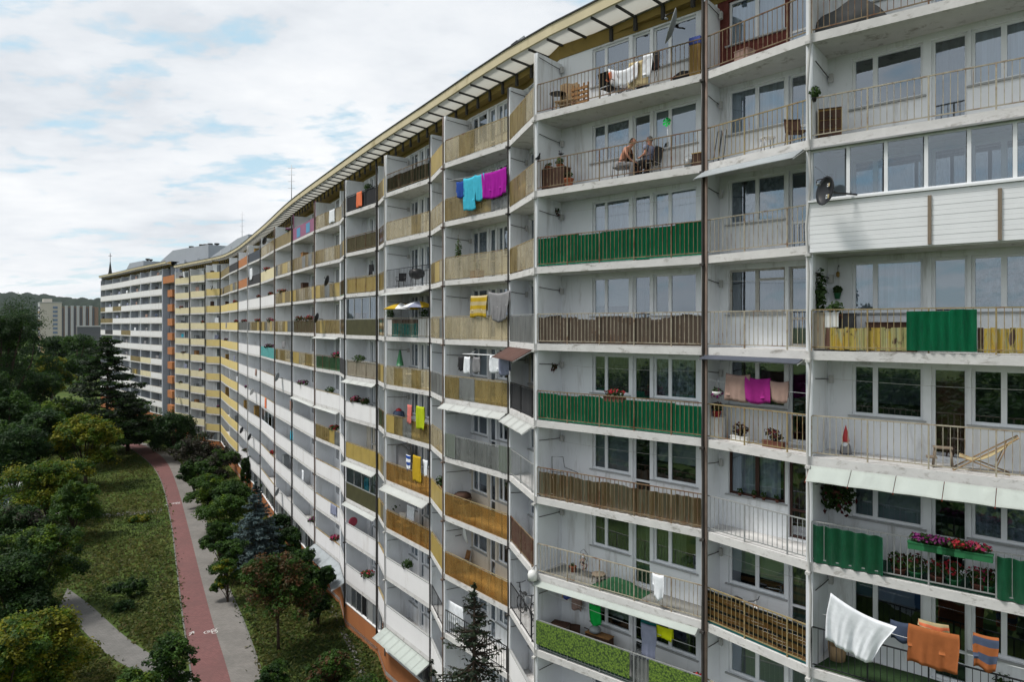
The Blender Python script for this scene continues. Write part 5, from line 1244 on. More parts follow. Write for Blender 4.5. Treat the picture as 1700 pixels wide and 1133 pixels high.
for i, (px, w, h, m, lab) in enumerate(((1224,.82,.78,'taupe','taupe towel leftmost of the three on the narrow balcony line'),(1259,.80,.72,'magenta','purple towel in the middle of the narrow balcony line'),(1291,.62,.60,'taupe','taupe towel rightmost of the three on the narrow balcony line'))):
    cloth('towel', lab, 'towel', z4(px, 620+i*5, .1), A_(1), w, h, m, .8, 'three towels on the narrow balcony', 40+i, sag=.05)
b = B[1]; line('clothes_line','thin line carrying the three towels between narrow balcony walls', fp(b,.1,.12,floor_z(4)+1.78), fp(b,b.W-.1,.12,floor_z(4)+1.62))
hanging('small white hanging pot with purple flowers left of the towels', spot(1,4,1190,.1,1.45), 0, .2,'petal_purple',70,40,90,'plastic_white',.05,.12)
boxy('planter_cabinet','white cabinet at the left end of the balcony with three towels','cabinet', spot(1,4,1188,.45), A_(1), .42,.36,.62,'plastic_white')
plant('red pot plant standing on the white cabinet below the towels', spot(1,4,1190,.45,.645), 0,'plastic_red',.13,.17,.3,.18,'petal_dark',40,seed=72)
plant('white trough of dark foliage on the floor below the purple towel', spot(1,4,1229,.4), A_(1),'plastic_white',ph=.18,h=.42,box=.55,flower='petal_dark',nf=26,seed=73,leaf='leaf_brown')
plant('brown trough of dark foliage on the floor beside the open door', spot(1,4,1284,.4), A_(1),'terracotta_dark',ph=.18,h=.40,box=.6,flower='petal_dark',nf=20,seed=74,leaf='leaf_brown')
for i, px in enumerate((1228,1252,1268,1290)):
    plant(['first','second','third','fourth'][i]+' small pot from the left on the sill of the brown framed window', wp(b, s_wall(b,px,-.02), -.02, floor_z(5)+1.0), 0,'terracotta_dark',.06,.09,.16,.09,None,seed=80+i,group='pots on the brown window sill',nl=40,size=.035)
def bicycle(label, loc, rot, fm='plastic_white', group='bicycles'):
    r_ = thing('bicycle', label, 'bicycle', loc, rot, group)
    for x in (-.52,.52):
        mb = MB(); mb.tube([(x+.33*cos(a),0,.34+.33*sin(a)) for a in [2*pi*i/20 for i in range(21)]], .02, 'rubber', 5, False); wo = mb.build('wheel', r_); mb = MB()
        for i in range(9): a = pi*i/9; mb.tube([(x+.31*cos(a),0,.34+.31*sin(a)),(x-.31*cos(a),0,.34-.31*sin(a))],.003,'metal_grey',3)
        mb.build('spokes', wo)
    mb = MB(); P = dict(r=(-.52,0,.34),b=(-.05,0,.3),s=(-.2,0,.82),h=(.38,0,.86),f=(.52,0,.34),t=(.34,0,.98))
    for a, c in ('rb','bs','sh','hb','rs','hf','ht'): mb.tube([P[a],P[c]],.018,fm,6)
    mb.build('frame', r_); mb = MB(); mb.sheet(lambda u,v: V((-.34+.26*u,(v-.5)*.16*(1.2-u*.8),.90)),4,3,.05,'plastic_black'); mb.build('saddle', r_)
    mb = MB(); mb.tube([(.3,-.28,1.02),(.38,-.1,1.0),(.34,0,.98),(.38,.1,1.0),(.3,.28,1.02)],.014,'metal_black',6); mb.build('handlebar', r_)
    mb = MB(); mb.lathe([(.09,-.01),(.09,.01)],'metal_black',12,(-.05,-.04,.3),(0,1,0)); mb.build('chainring', r_); return r_
bicycle('white bicycle standing on the balcony behind the bamboo screen', spot(1,6,1236,.5,.0), A_(1)+.05)
# ---- bay 2
a2 = A_(2)
# top balcony
table('small round black folding table on the top balcony at the left corner', spot(2,0,926,.45), 0, .30,.72,'metal_black')
r_ = thing('rattan_armchair','pale wooden slatted armchair on the top balcony beside the round table','chair', spot(2,0,944,.75), a2+.2)
for i in range(7): mb = MB(); mb.cbox(-.33+.1*i,-.25+.1*i,-.02,.02,.1,1.1+.03*sin(i),'wood_pale'); mb.build('slat', r_)
mb = MB(); mb.cbox(-.35,.35,-.45,.0,.36,.40,'wood_pale'); mb.build('seat', r_); legs(r_,'wood_pale',(-.31,.31),(-.4,-.05),.36,.025,0)
r_ = thing('wooden_rack','stack of slatted wooden crates leaning on the top balcony','crate', spot(2,0,962,.6), a2)
for i in range(5): mb = MB(); mb.cbox(-.34,.34,-.03+.01*(i%2),.03+.01*(i%2),.08+.16*i,.17+.16*i,'wood'); mb.build('board', r_)
for x in (-.32,-.1,.12,.30): mb = MB(); mb.cbox(x,x+.05,.042,.09,0,.95,'wood'); mb.build('upright', r_)
chair('dark chair with orange cloth on the top balcony under the window', spot(2,0,1012,.5), a2+pi*.95,'metal_black','cloth_black'); chair('second dark garden chair beside the orange draped chair on the top balcony', spot(2,0,1026,.8), a2-.5,'metal_grey','cloth_grey')
cloth('orange_cloth','small orange cloth over the dark chair back on the top balcony','cloth', spot(2,0,1011,.27,.95), a2,.22,.34,'cloth_coral',.8,seed=90)
cloth('bed_linen','white linen sagging between chairs on the top balcony','bed linen', spot(2,0,1034,.45,1.12), a2,1.15,.55,'cloth_white',.4,seed=91,sag=.18); cloth('blanket','beige blanket hung over the drying rack on the top balcony','blanket', spot(2,0,1060,.5,1.13), a2,.75,.85,'cloth_beige',.9,seed=92)
cloth('shirt','white shirt hung beside the black jacket on the top balcony','shirt', spot(2,0,1075,.35,1.22), a2,.35,.75,'cloth_white',.9,seed=93); cloth('jacket','black jacket hung on the line of the top balcony','jacket', spot(2,0,1085,.4,1.25), a2,.42,.62,'cloth_black',.9,seed=94)
r_ = thing('drying_rack','metal drying rack under the linen on the top balcony','drying rack', spot(2,0,1058,.5), a2); mb = MB()
for y in (-.2,-.1,0,.1,.2): mb.tube([(-.9,y,1.08),(.9,y,1.08)],.006,'metal_grey',4)
mb.build('rails', r_)
for x in (-.7,.7):
    for y in (-.25,.25): mb = MB(); mb.tube([(x,y,0),(x,-y,1.08)],.010,'metal_grey',4); mb.build('leg', r_)
r_ = thing('rubbish_bag','black bag slumped at the right of the top balcony','bag', spot(2,0,1136,.45), a2); leafball(r_,'heap',['cloth_black'],[1],10,.01,.01,.01,.1,.02,2)
mb = MB(); mb.grid(lambda u,v: V(((.42+.05*sin(u*25+v*8))*cos(2*pi*u)*sin(pi*v)*1.0,(.24+.03*sin(u*31))*sin(2*pi*u)*sin(pi*v),.02+.32*(1-cos(pi*v))/2*(1+.15*sin(u*19)))),22,10,'cloth_black'); mb.build('body', r_)
r_ = thing('yellow_bin','ochre bin with blue lid at the right end of the top balcony','bin', spot(2,0,1157,.3), a2); mb = MB(); mb.cbox(-.17,.17,-.16,.16,0,1.0,'cabinet_ochre'); mb.build('body', r_); mb = MB(); mb.cbox(-.18,.18,-.17,.17,1.002,1.22,'plastic_blue'); mb.build('lid', r_)
dish('grey satellite dish on a mast at the top balcony railing', spot(2,0,1124,.05,1.62), a2-1.0,.52,'plastic_grey',.3, arm=.25)
# second balcony
boxy('low_cupboard','dark weathered cupboard at the left end of the balcony with seated men','cupboard', spot(2,1,922,.5), a2,1.05,.45,.78,'wood_dark','wood_grey')
for i,(px,lab) in enumerate(((911,'terracotta bowl on the dark cupboard beside the pigeons'),(930,'dark leafy pot on the dark cupboard'))): plant(lab, spot(2,1,px,.5,.81),0,'terracotta',.15,.1,.16 if i==0 else .28,.12+.05*i,None,seed=100+i,nl=30+60*i)
plant('terracotta pot on the floor right of the dark cupboard', spot(2,1,944,.4),0,'terracotta',.17,.34,.3,.15,None,seed=103,nl=40)
def pigeon(label, loc, rot):
    r_ = thing('pigeon', label, 'pigeon', loc, rot, 'pigeons on the railing'); mb = MB()
    rings = [(-.20,.055,.012,.008),(-.12,.065,.03,.02),(-.04,.085,.055,.05),(.04,.10,.06,.058),(.09,.135,.045,.045),(.115,.18,.03,.032),(.13,.21,.032,.034),(.155,.225,.028,.026),(.175,.222,.010,.008),(.20,.215,.003,.003)]
    n = 10; b0 = 0
    for (x,z,ry,rz) in rings:
        for i in range(n): t = 2*pi*i/n; mb.v.append((x, ry*cos(t), z + rz*sin(t)))
    mi_ = mb.mi('feather_dark')
    for k in range(len(rings)-1):
        for i in range(n): mb.f.append((k*n+i,k*n+(i+1)%n,(k+1)*n+(i+1)%n,(k+1)*n+i)); mb.m.append(mi_); mb.smooth.append(True)
    mb.build('body', r_)
    for y in (-.02,.02): mb = MB(); mb.tube([(0,y,.045),(.01,y,0),(.035,y,.002)],.005,'plastic_red',4); mb.build('leg', r_)
    for y in (-1,1): mb = MB(); mb.sheet(lambda u,v: V((.06-.24*u, y*(.062-.02*u*u+.004), .075+.05*v*(1-u*.7)-.01)),5,3,.008,'feather_dark'); mb.build('wing', r_)
pigeon('dark pigeon perched on the railing behind the cupboard, head tilted left', spot(2,1,931,.05,1.08), a2+2.6); pigeon('second pigeon on the left corner post of the same railing', spot(2,1,893,.05,1.08), a2-.4)
r_ = thing('pinwheel','green toy pinwheel on a stick at the balcony railing','pinwheel', spot(2,1,1108,.05,.5), a2); mb = MB(); mb.tube([(0,0,0),(0,0,1.0)],.008,'plastic_white',5); mb.build('stick', r_)
for i in range(6): mb = MB(); t=i*pi/3; mb.sheet(lambda u,v: V((.14*u*cos(t+.8*v),-.03-.03*v*u,1.0+.14*u*sin(t+.8*v))),3,3,.006,'cloth_green'); mb.build('vane', r_)
r_ = thing('bucket','grey metal bucket at the right end of the balcony with seated men','bucket', spot(2,1,1143,.3), 0); mb = MB(); mb.lathe([(.12,0),(.16,.28),(.145,.28),(.11,.02)],'plastic_grey',14); mb.build('body', r_); mb = MB(); mb.tube([(-.155,0,.27),(-.1,0,.38),(0,0,.42),(.1,0,.38),(.155,0,.27)],.006,'metal_grey',4); mb.build('handle', r_)
boxy('feeder_box','small dark box on the floor beside the bucket','box', spot(2,1,1159,.35), a2,.28,.28,.42,'wood_dark','plastic_yellow')
# people
def person(label, loc, rot, skin, hair, trousers, top, pose):
    r_ = thing('person', label, 'person', loc, rot, 'people on the balcony')
    J = pose; names = list(J); idx = {n:i for i,n in enumerate(names)}
    E = [('pel','spi'),('spi','che'),('che','nek'),('nek','hd0'),('hd0','hd1'),('che','lsh'),('lsh','lel'),('lel','lwr'),('lwr','lha'),('che','rsh'),('rsh','rel'),('rel','rwr'),('rwr','rha'),
         ('pel','lhi'),('lhi','lkn'),('lkn','lan'),('lan','lto'),('pel','rhi'),('rhi','rkn'),('rkn','ran'),('ran','rto')]
    rad = dict(pel=.15,spi=.145,che=.15,nek=.058,hd0=.085,hd1=.09,lsh=.068,lel=.045,lwr=.030,lha=.036,rsh=.068,rel=.045,rwr=.030,rha=.036,lhi=.10,lkn=.066,lan=.042,lto=.036,rhi=.10,rkn=.066,ran=.042,rto=.036)
    me = bpy.data.meshes.new('body'); me.from_pydata([J[n] for n in names], [(idx[a],idx[c]) for a,c in E], []); me.materials.append(M(skin))
    o = bpy.data.objects.new('body', me); C.objects.link(o); o.parent = r_
    sk = o.modifiers.new('skin','SKIN'); sk.use_smooth_shade = True
    for i, n in enumerate(names): me.skin_vertices[0].data[i].radius = (rad[n]*(1.15 if n in ('che','spi') else 1), rad[n])
    me.skin_vertices[0].data[idx['pel']].use_root = True
    o.modifiers.new('sub','SUBSURF').levels = 2; o.modifiers['sub'].render_levels = 2
    def limbs(name, chains, m, k=1.18):
        mb = MB()
        for ch in chains: mb.tube([J[n] if isinstance(n,str) else n for n in ch], [rad[n]*k if isinstance(n,str) else .1 for n in ch], m, 10)
        mb.build(name, r_)
    hd0, hd1 = V(J['hd0']), V(J['hd1']); up = (hd1-hd0).normalized(); fw = V(J['face']) if 'face' in J else V((1,0,0))
    return r_, hd0, hd1
def seated(lean, face, hands, mirror=1, knee=.42, sx=0.0):
    m = mirror; f = m
    return dict(pel=(0,0,.52),spi=(.06*f*lean,0,.72),che=(.17*f*lean,0,.95),nek=(.24*f*lean,0,1.12),hd0=(.29*f*lean,0,1.20),hd1=(.31*f*lean,0,1.30),
        lsh=(.17*f*lean,.19,1.03),lel=(.26*f*lean,.25,.78),lwr=hands[0],lha=hands[1],rsh=(.17*f*lean,-.19,1.03),rel=(.24*f*lean,-.26,.78),rwr=hands[2],rha=hands[3],
        lhi=(.06*f,.11,.50),lkn=(.46*f,.15,.50),lan=(.42*f,.14,.09),lto=(.58*f,.15,.04),rhi=(.06*f,-.11,.50),rkn=(.46*f,-.15,.50),ran=(.40*f,-.15,.09),rto=(.56*f,-.17,.04))
def dress(r_, J, skin, hair, tro, top, f):
    V3 = lambda n: V(J[n])
    for s in ('l','r'):
        mb = MB(); mb.tube([V3(s+'hi')+V((-.06*f,0,.02)), V3(s+'hi')*.4+V3(s+'kn')*.6, V3(s+'kn')+V((.02*f,0,0)), V3(s+'kn')*.4+V3(s+'an')*.6, V3(s+'an')+V((0,0,.02))],[.125,.105,.088,.078,.07],tro,10); mb.build('trouser_leg', r_)
        mb = MB(); a=V3(s+'an'); mb.tube([a+V((-.05*f,0,-.045)),a+V((.08*f,0,-.045)),a+V((.18*f,0,-.055))],[.05,.052,.035],'plastic_black',8); mb.build('shoe', r_)
        mb = MB(); h=V3(s+'ha'); wv=(h-V3(s+'wr')).normalized()
        for i in range(4):
            sd=V((0,1,0))*(-.03+.02*i); mb.tube([h+sd*.8+wv*.02,h+sd+wv*(.06+.008*(i in (1,2)))+V((0,0,-.008)),h+sd*1.05+wv*.09+V((0,0,-.03))],[.010,.009,.007],skin,5)
        mb.tube([h+V((0,-.03,.01)),h+V((0,-.05,.0))+wv*.03,h+V((0,-.05,-.015))+wv*.055],[.011,.010,.007],skin,5); mb.build('fingers', r_)
    mb = MB(); p=V3('pel'); mb.tube([p+V((-.02*f,0,-.12)),p,p+V((.01*f,0,.12))],[.15,.185,.17],tro,12); mb.build('waistband', r_)
    if top:
        mb = MB(); mb.tube([p+V((0,0,.06)),V3('spi'),V3('che')*.6+V3('spi')*.4,V3('che')+V((0,0,.06)),V3('nek')+V((0,0,-.05))],[.195,.19,.195,.18,.085],top,14)
        for s in ('l','r'): mb.tube([V3(s+'sh')*.8+V3('che')*.2, V3(s+'sh'), V3(s+'sh')*.45+V3(s+'el')*.55],[.09,.088,.075],top,10)
        mb.build('shirt', r_)
    hc = (V3('hd0')+V3('hd1'))/2 + V((.01*f,0,.02)); mb = MB()
    mb.grid(lambda u,v: hc + V(((.105*cos(2*pi*u))*sin(pi*v)*f + .012*f*sin(pi*v), .078*sin(2*pi*u)*sin(pi*v), -.125*cos(pi*v))), 14, 10, skin); mb.tube([hc+V((.10*f,0,.02)),hc+V((.135*f,0,-.02)),hc+V((.105*f,0,-.035))],[.010,.018,.014],skin,6)
    for y in (-.08,.08): mb.tube([hc+V((-.01*f,y,.03)),hc+V((-.02*f,y*1.1,.0)),hc+V((0,y,-.04))],[.012,.018,.01],skin,6)
    mb.build('head', r_)
    mb = MB()
    for y in (-.032,.032): mb.lathe([(0,0),(.012,.004),(0,.01)],'plastic_black',6,hc+V((.103*f,y,.012)),(f,0,0))
    mb.tube([hc+V((.104*f,-.026,-.065)),hc+V((.110*f,0,-.066)),hc+V((.104*f,.026,-.065))],.005,'cloth_coral',5); mb.build('face', r_)
    mb = MB(); mb.grid(lambda u,v: hc + V((-.018*f + .108*cos(2*pi*u)*sin(pi*v*.55)*f, .086*sin(2*pi*u)*sin(pi*v*.55), .018 + .116*cos(pi*v*.55) - .03*(1-cos(2*pi*u))*v)), 14, 8, hair); mb.build('hair', r_)
pz = dict(l=1)
J1 = seated(1.35, 1, [(.42,.16,.62),(.50,.12,.60),(.44,-.14,.60),(.52,-.10,.57)], 1)
r_, _, _ = person('shirtless man in grey trousers leaning forward on a black chair', spot(2,1,1031,.55), a2+.15, 'skin','hair_dark','cloth_grey',None,J1); dress(r_,J1,'skin','hair_dark','cloth_grey',None,1)
chair('black metal armchair under the shirtless man', spot(2,1,1031,.55)+V((0,0,0)), a2+.15-pi/2, 'metal_black','plastic_black')
J2 = seated(-.15, -1, [(-.25,.16,.66),(-.34,.13,.64),(-.24,-.16,.70),(-.32,-.11,.72)], -1)
r_, _, _ = person('person in patterned grey top sitting in a dark armchair facing the shirtless man', spot(2,1,1077,.75), a2-.1, 'skin','hair_grey','cloth_denim','cloth_beige',J2); dress(r_,J2,'skin','hair_grey','cloth_black','cloth_lilac',-1)
chair('dark high backed armchair under the person in the patterned top', spot(2,1,1077,.75)+V((.05,0,0)), a2-.1+pi/2-pi, 'metal_black','plastic_black', sc=1.08)
# third to fifth balconies
hanging('dry reddish hanging plant on the left wall above the first green balcony', fp(B[2], s_front(B[2],921,1.2),1.2,zat(352,26.0)), a2,.24,'petal_dark',110,30,90)
hanging('white wall basket of crimson flowers above the second green balcony', fp(B[2], s_front(B[2],914,1.0),1.0,zat(608,25.8)), a2,.30,'petal_dark',111,90,120,'plastic_white',.055,.12)
plant('trough of red geraniums on the second green balcony railing below the windows', spot(2,4,1020,.16,.88), a2,'terracotta_dark',ph=.17,h=.26,box=.75,flower='petal_red',nf=60,seed=112,name='flower_trough',cat='flower box')
r_ = thing('folded_lounger','folded grey lounger frame leaning behind the brown corrugated screen','lounger', spot(2,5,926,.7,.3), a2); mb = MB(); mb.tube([(-.25,0,0),(-.3,.05,1.05),(.2,.05,1.1),(.3,0,.75),(.9,0,.62)],.014,'metal_black',5); mb.build('frame', r_); mb = MB(); mb.tube([(-.27,0,.5),(.26,0,.55)],.012,'metal_black',5); mb.build('crossbar', r_)
# seventh (open) balcony
plant('small terracotta pot on the bare balcony floor', spot(2,6,951,.95),0,'terracotta',.13,.22,.12,.08,None,seed=120,nl=14)
r_ = thing('flower_stand','slim wire stand with mottled dried flowers on the bare balcony','plant stand', spot(2,6,969,.75),a2); mb = MB(); mb.tube([(-.2,0,0),(-.12,0,.9),(0,0,1.0),(.18,0,.85),(.16,0,.6)],.009,'metal_black',5); mb.build('wire', r_); leafball(r_,'dried_flowers',['taupe','cloth_white','leaf_brown'],[2,1,1],50,.14,.1,.35,.48,.06,121)
r_ = thing('footstool','low dark wooden footstool on the bare balcony','stool', spot(2,6,994,.7),a2); mb = MB(); mb.lathe([(.24,.24),(.25,.28),(.24,.31)],'wood_grey',14); mb.build('seat', r_); legs(r_,'wood_dark',(-.15,.15),(-.15,.15),.25,.018,.02)
mb = MB(); mb.sheet(lambda u,v: V(((u-.5)*1.9,(v-.5)*.9,.02+.42*max(0,sin(pi*u)**1.4*sin(pi*v)**.8)*(1-.3*u)+.03*sin(u*14+v*6)*sin(pi*u)*sin(pi*v))),22,12,.02,'tarp_green')
tag(mb.build('tarpaulin', loc=spot(2,6,1030,.6), rot=a2),'dark green tarpaulin crumpled on the bare balcony floor','tarpaulin')
cloth('towel','white cloth hanging over the bare balcony railing below the right window','towel', spot(2,6,1093,-.0,1.12), a2,.40,.80,'cloth_white',.5,seed=124,taper=.2)
b = B[2]; mb = MB(); q=[fp(b,.15,.12,0),fp(b,b.W-.1,.12,0),fp(b,b.W-.1,1.25,0),fp(b,.3,1.35,0)]; mb.prism([(v.x,v.y) for v in q], floor_z(6)+.002, floor_z(6)+.012, 'deck'); tag(mb.build('floor_mat', org=q[0]), 'grey green floor covering of the bare balcony', 'mat')
r_ = thing('round_lamp','white round lamp canister fixed at the fin corner below the bare balcony','lamp', fp(B[2],.02,-.18,zat(955,24.6)),a2); mb = MB(); mb.lathe([(.06,-.25),(.16,-.24),(.18,-.05),(.15,.05),(.05,.12)],'plastic_white',14); mb.build('shade', r_); mb = MB(); mb.tube([(0,0,.1),(0,.1,.22),(0,.22,.22)],.02,'metal_grey',6); mb.build('bracket', r_)
# eighth balcony with leaf mats
r7 = lambda px, py, t: spot(2,7,px,t,hgt(2,7,px,py,t))
awning('narrow pale rolled awning with white cover along the leaf mat balcony', B[2], 6, .05, B[2].W-.15, .22,.14,'awning_pale',1)
r_ = thing('trellis','black square trellis against the left wall of the leaf mat balcony','trellis', spot(2,7,896,.55,.35), a2+1.57); 
mb = MB()
for i in range(6): mb.cbox(-.5+.2*i-.014,-.5+.2*i+.014,-.01,.01,0,1.55,'plastic_black'); mb.cbox(-.52,.52,-.024,-.012,.08+.28*i,.108+.28*i,'plastic_black')
mb.build('lattice', r_)
cloth('shopping_bag','bright green bag hanging left of the window on the leaf mat balcony','bag', r7(988,1003,.85), a2,.46,.72,'cloth_green',.9,seed=130); cloth('towel','blue grey patterned towel hanging on the leaf mat balcony line','towel', r7(1077,1036,.3), a2,.55,1.15,'cloth_lilac',.5,seed=131,taper=.12); cloth('towel','folded teal towel behind the patterned towel','towel', r7(1078,1032,.45), a2,.62,.22,'cloth_teal',.8,seed=132); cloth('towel','neon yellow cloth beside the patterned towel','towel', r7(1103,1040,.35), a2,.58,.40,'cloth_neon',.8,seed=133)
line('clothes_line','thin line carrying the patterned towel on the leaf mat balcony', fp(b,.3,.35,floor_z(7)+1.98), fp(b,b.W-.3,.35,floor_z(7)+1.74))
cloth('apron','grey apron hung on the wall of the leaf mat balcony','apron', r7(958,985,1.2), a2,.38,.62,'taupe',.9,seed=134); cloth('cap','blue cloth hung on the wall beside the grey apron','cloth', r7(942,984,1.2), a2,.28,.22,'plastic_blue',.9,seed=135)
boxy('cupboard','brown low cupboard beside the trellis of the leaf mat balcony','cupboard', spot(2,7,930,.6), a2+.2,.6,.4,.9,'wood_grey','wood_dark'); boxy('side_shelf','dark wooden shelf below the window of the leaf mat balcony','shelf', spot(2,7,995,.85), a2,.95,.35,.86,'wood_dark','wood'); chair('dark stool chair between cupboard and shelf on the leaf mat balcony', spot(2,7,950,.6), a2+.4,'metal_black','wood_dark',arms=False)
r_ = thing('round_grill','grey pan shaped grill on the dark shelf of the leaf mat balcony','grill', spot(2,7,988,.8,.89), 0); mb = MB(); mb.lathe([(.08,0),(.2,.06),(.22,.14),(.16,.22),(.03,.26)],'plastic_grey',16); mb.build('bowl', r_); mb = MB(); mb.tube([(-.2,0,.12),(-.38,0,.2)],.02,'plastic_black',6); mb.build('handle', r_)
plant('red and white flowering pot at the right end of the leaf mat balcony', spot(2,7,1157,.15,.75),0,'plastic_white',.1,.14,.2,.14,'petal_red',40,seed=137)
r_ = thing('wall_clock_board','white memo board with patches on the wall by the trellis','board', fp(B[2], s_front(B[2],932,1.45),1.45,floor_z(7)+1.35), a2); mb = MB(); mb.cbox(-.4,.4,-.02,.0,0,.85,'plastic_white'); mb.build('board', r_); mb = MB(); mb.cbox(.05,.2,-.035,-.022,.12,.28,'plastic_yellow'); mb.build('note', r_); mb = MB(); mb.cbox(.22,.3,-.035,-.022,.08,.2,'plastic_red'); mb.build('note', r_)
# ---- bay 3 and 4
cloth('sheet','white plastic sheet slumped behind the amber glass of the narrow balcony','sheet', spot(3,1,868,.35,.85), A_(3),.9,.55,'cloth_white',.9,seed=140)
plant('dark shrubby pots behind amber glass on the third narrow balcony', spot(3,2,860,.4),A_(3),'terracotta_dark',ph=.25,h=.5,box=.9,seed=141,leaf='leaf_brown'); 
awning('brown sloping awning over the narrow balcony beside the second green balcony', B[3], 3, .1, B[3].W-.25,.75,.42,'awning_brown',1,up=.0)
awning('row of white awning flaps below the narrow grey lattice balcony', B[3], 4, .1, B[3].W-.1,.45,.30,'awning_white',4)
bicycle('black bicycle leaning on the narrow lower balcony', spot(3,7,858,.45), A_(3)+.1,'metal_black'); bicycle('second dark bicycle beside the first on the narrow lower balcony', spot(3,7,876,.5), A_(3)+.25,'metal_grey')
a4 = A_(4); l4 = lambda k, px, py, t: spot(4,k,px,t,hgt(4,k,px,py,t))
for i,(px,w,h,m,lab) in enumerate(((765,.7,.75,'cloth_blue','dark blue towel at the left of the balcony laundry line'),(780,1.0,1.45,'cloth_cyan','cyan bath sheet on the laundry line beside the magenta sheet'),(796,.75,1.15,'cloth_cyan','second narrower cyan towel on the laundry line'),(820,1.75,1.15,'cloth_purple','magenta bed sheet at the right of the laundry line'))):
    cloth('towel', lab, 'towel', l4(1,px,299-i*6,-.12), a4,w,h,m,.7,'coloured laundry on the upper balcony',150+i,sag=.06)
line('clothes_line','line with cyan and magenta laundry on the upper balcony', l4(1,745,300,-.1), l4(1,842,278,-.1))
table('black folding table beside the dark blue towel', spot(4,1,758,.5),a4,.4,.95,'metal_black',square=(.9,.5))
r_ = thing('climbing_plant','tall climbing plant on a wire trellis behind the amber railing','climber', spot(4,2,761,.25),a4); leafball(r_,'foliage',['leaf_pot','leaf_mid'],[1,1],260,.22,.15,.95,1.0,.07,160); mb = MB(); mb.tube([(0,0,0),(.03,0,1.0),(-.02,0,2.1)],.012,'wood_grey',5); mb.build('stem', r_)
boxy('wooden_planter','square wooden planter box on the balcony with the climbing plant','planter', spot(4,2,792,.5),a4,.6,.35,.35,'wood'); plant('little green plant standing in the wooden planter box', spot(4,2,793,.5,.38),0,'wood_dark',.1,.08,.35,.12,None,seed=161,nl=50)
cloth('beach_towel','multicoloured beach towel hanging on the fourth balcony','towel', l4(3,795,490,-.05), a4,1.25,.95,'cloth_beige',.7,'laundry on the fourth balcony',162,stripes='cloth_yellow'); cloth('sheet','grey sheet drooping beside the beach towel','sheet', l4(3,829,483,-.12), a4,1.5,1.2,'cloth_grey',.5,'laundry on the fourth balcony',163,taper=.35,sag=.1)
for i,(px,w,h,m,lab) in enumerate(((765,.42,.62,'cloth_black','black garment on the hanging dryer of the amber balcony'),(776,.45,.75,'cloth_white','white towel beside the black garment on the hanging dryer'),(792,.5,.7,'cloth_grey','grey clothes on the hanging dryer next to the white towel'),(822,.65,.72,'cloth_white','white towel on the rack under the brown awning'),(838,.7,.8,'cloth_lilac','pale patterned clothes on the rack beside the brown awning'))):
    cloth('laundry', lab,'laundry', l4(4,px,592-2*(i>2),.05 if i<3 else -.4), a4,w,h,m,.8,'laundry on the hanging dryers',170+i)
r_ = thing('hanging_dryer','white wire dryer hanging out of the amber balcony','drying rack', l4(4,810,590,-.3),a4); mb = MB()
for y in (-.2,0,.2): mb.tube([(-1.6,y,0),(1.4,y,.02)],.008,'pvc_white',4)
mb.build('wires', r_); mb = MB()
for x in (-1.6,1.4): mb.tube([(x,-.22,0),(x,.22,0),(x,.6,.2)],.012,'pvc_white',4)
mb.build('arms', r_)
awning('long row of white awning flaps below the amber balcony with dryers', B[4], 4, .05, B[4].W-.1,.4,.24,'awning_white',5)
for i,px in enumerate((747,838)):
    mb = MB(); panel(mb, B[4], 0, 'pvc_white', -.42, .42, .05, 1.12, 0, 'corr', .2); o = fp(B[4],0,0,0)
    mb.v = [((V(v)-o).dot(B[4].u),(V(v)-o).dot(B[4].n),v[2]) for v in mb.v]; tag(mb.build('plastic_panel', loc=spot(4,5,px,-.04),rot=a4), ['white corrugated panel tied left on the grey railing','white corrugated panel tied right on the grey railing'][i],'panel','white panels on the railing')
r_ = thing('stepladder','grey stepladder standing in the corner of the balcony with white panels','ladder', spot(4,5,752,.9),a4)
for y in (-.1,.25):
    for x in (-.2,.2): mb = MB(); mb.tube([(x,y,0),(x*.7,.08,1.5)],.018,'metal_grey',5); mb.build('rail', r_)
for i in range(4): mb = MB(); mb.cbox(-.18,.18,-.08+.04*i,.02+.04*i,.3+.3*i,.33+.3*i,'metal_grey'); mb.build('step', r_)
table('pale square table on the yellow glass balcony', spot(4,6,768,.7),a4,.4,.55,'plastic_white',square=(.7,.6)); r_ = thing('round_basket','dark round basket on the pale table of the yellow glass balcony','basket', spot(4,6,768,.7,.552),0); mb = MB(); mb.lathe([(.3,0),(.42,.2),(.4,.42),(.28,.5),(.1,.52)],'wood_dark',16); mb.build('body', r_); mb = MB(); mb.lathe([(.43,.22),(.44,.25),(.43,.28)],'wood_grey',16); mb.build('band', r_)
chair('wooden chair in the corner of the lowest yellow glass balcony', spot(4,7,768,.9),a4+.3,'wood','wood',arms=False)
dish('white satellite dish standing inside above the lowest yellow glass balcony', fp(B[4],.75,.5,zat(902,31)),a4+2.6,.45,'dish_white',.2,arm=.3)
cloth('sheet','white sheet drying on the low balcony behind the spruce','sheet', l4(8,757,1003,.2), a4,1.3,1.0,'cloth_white',.6,seed=180)
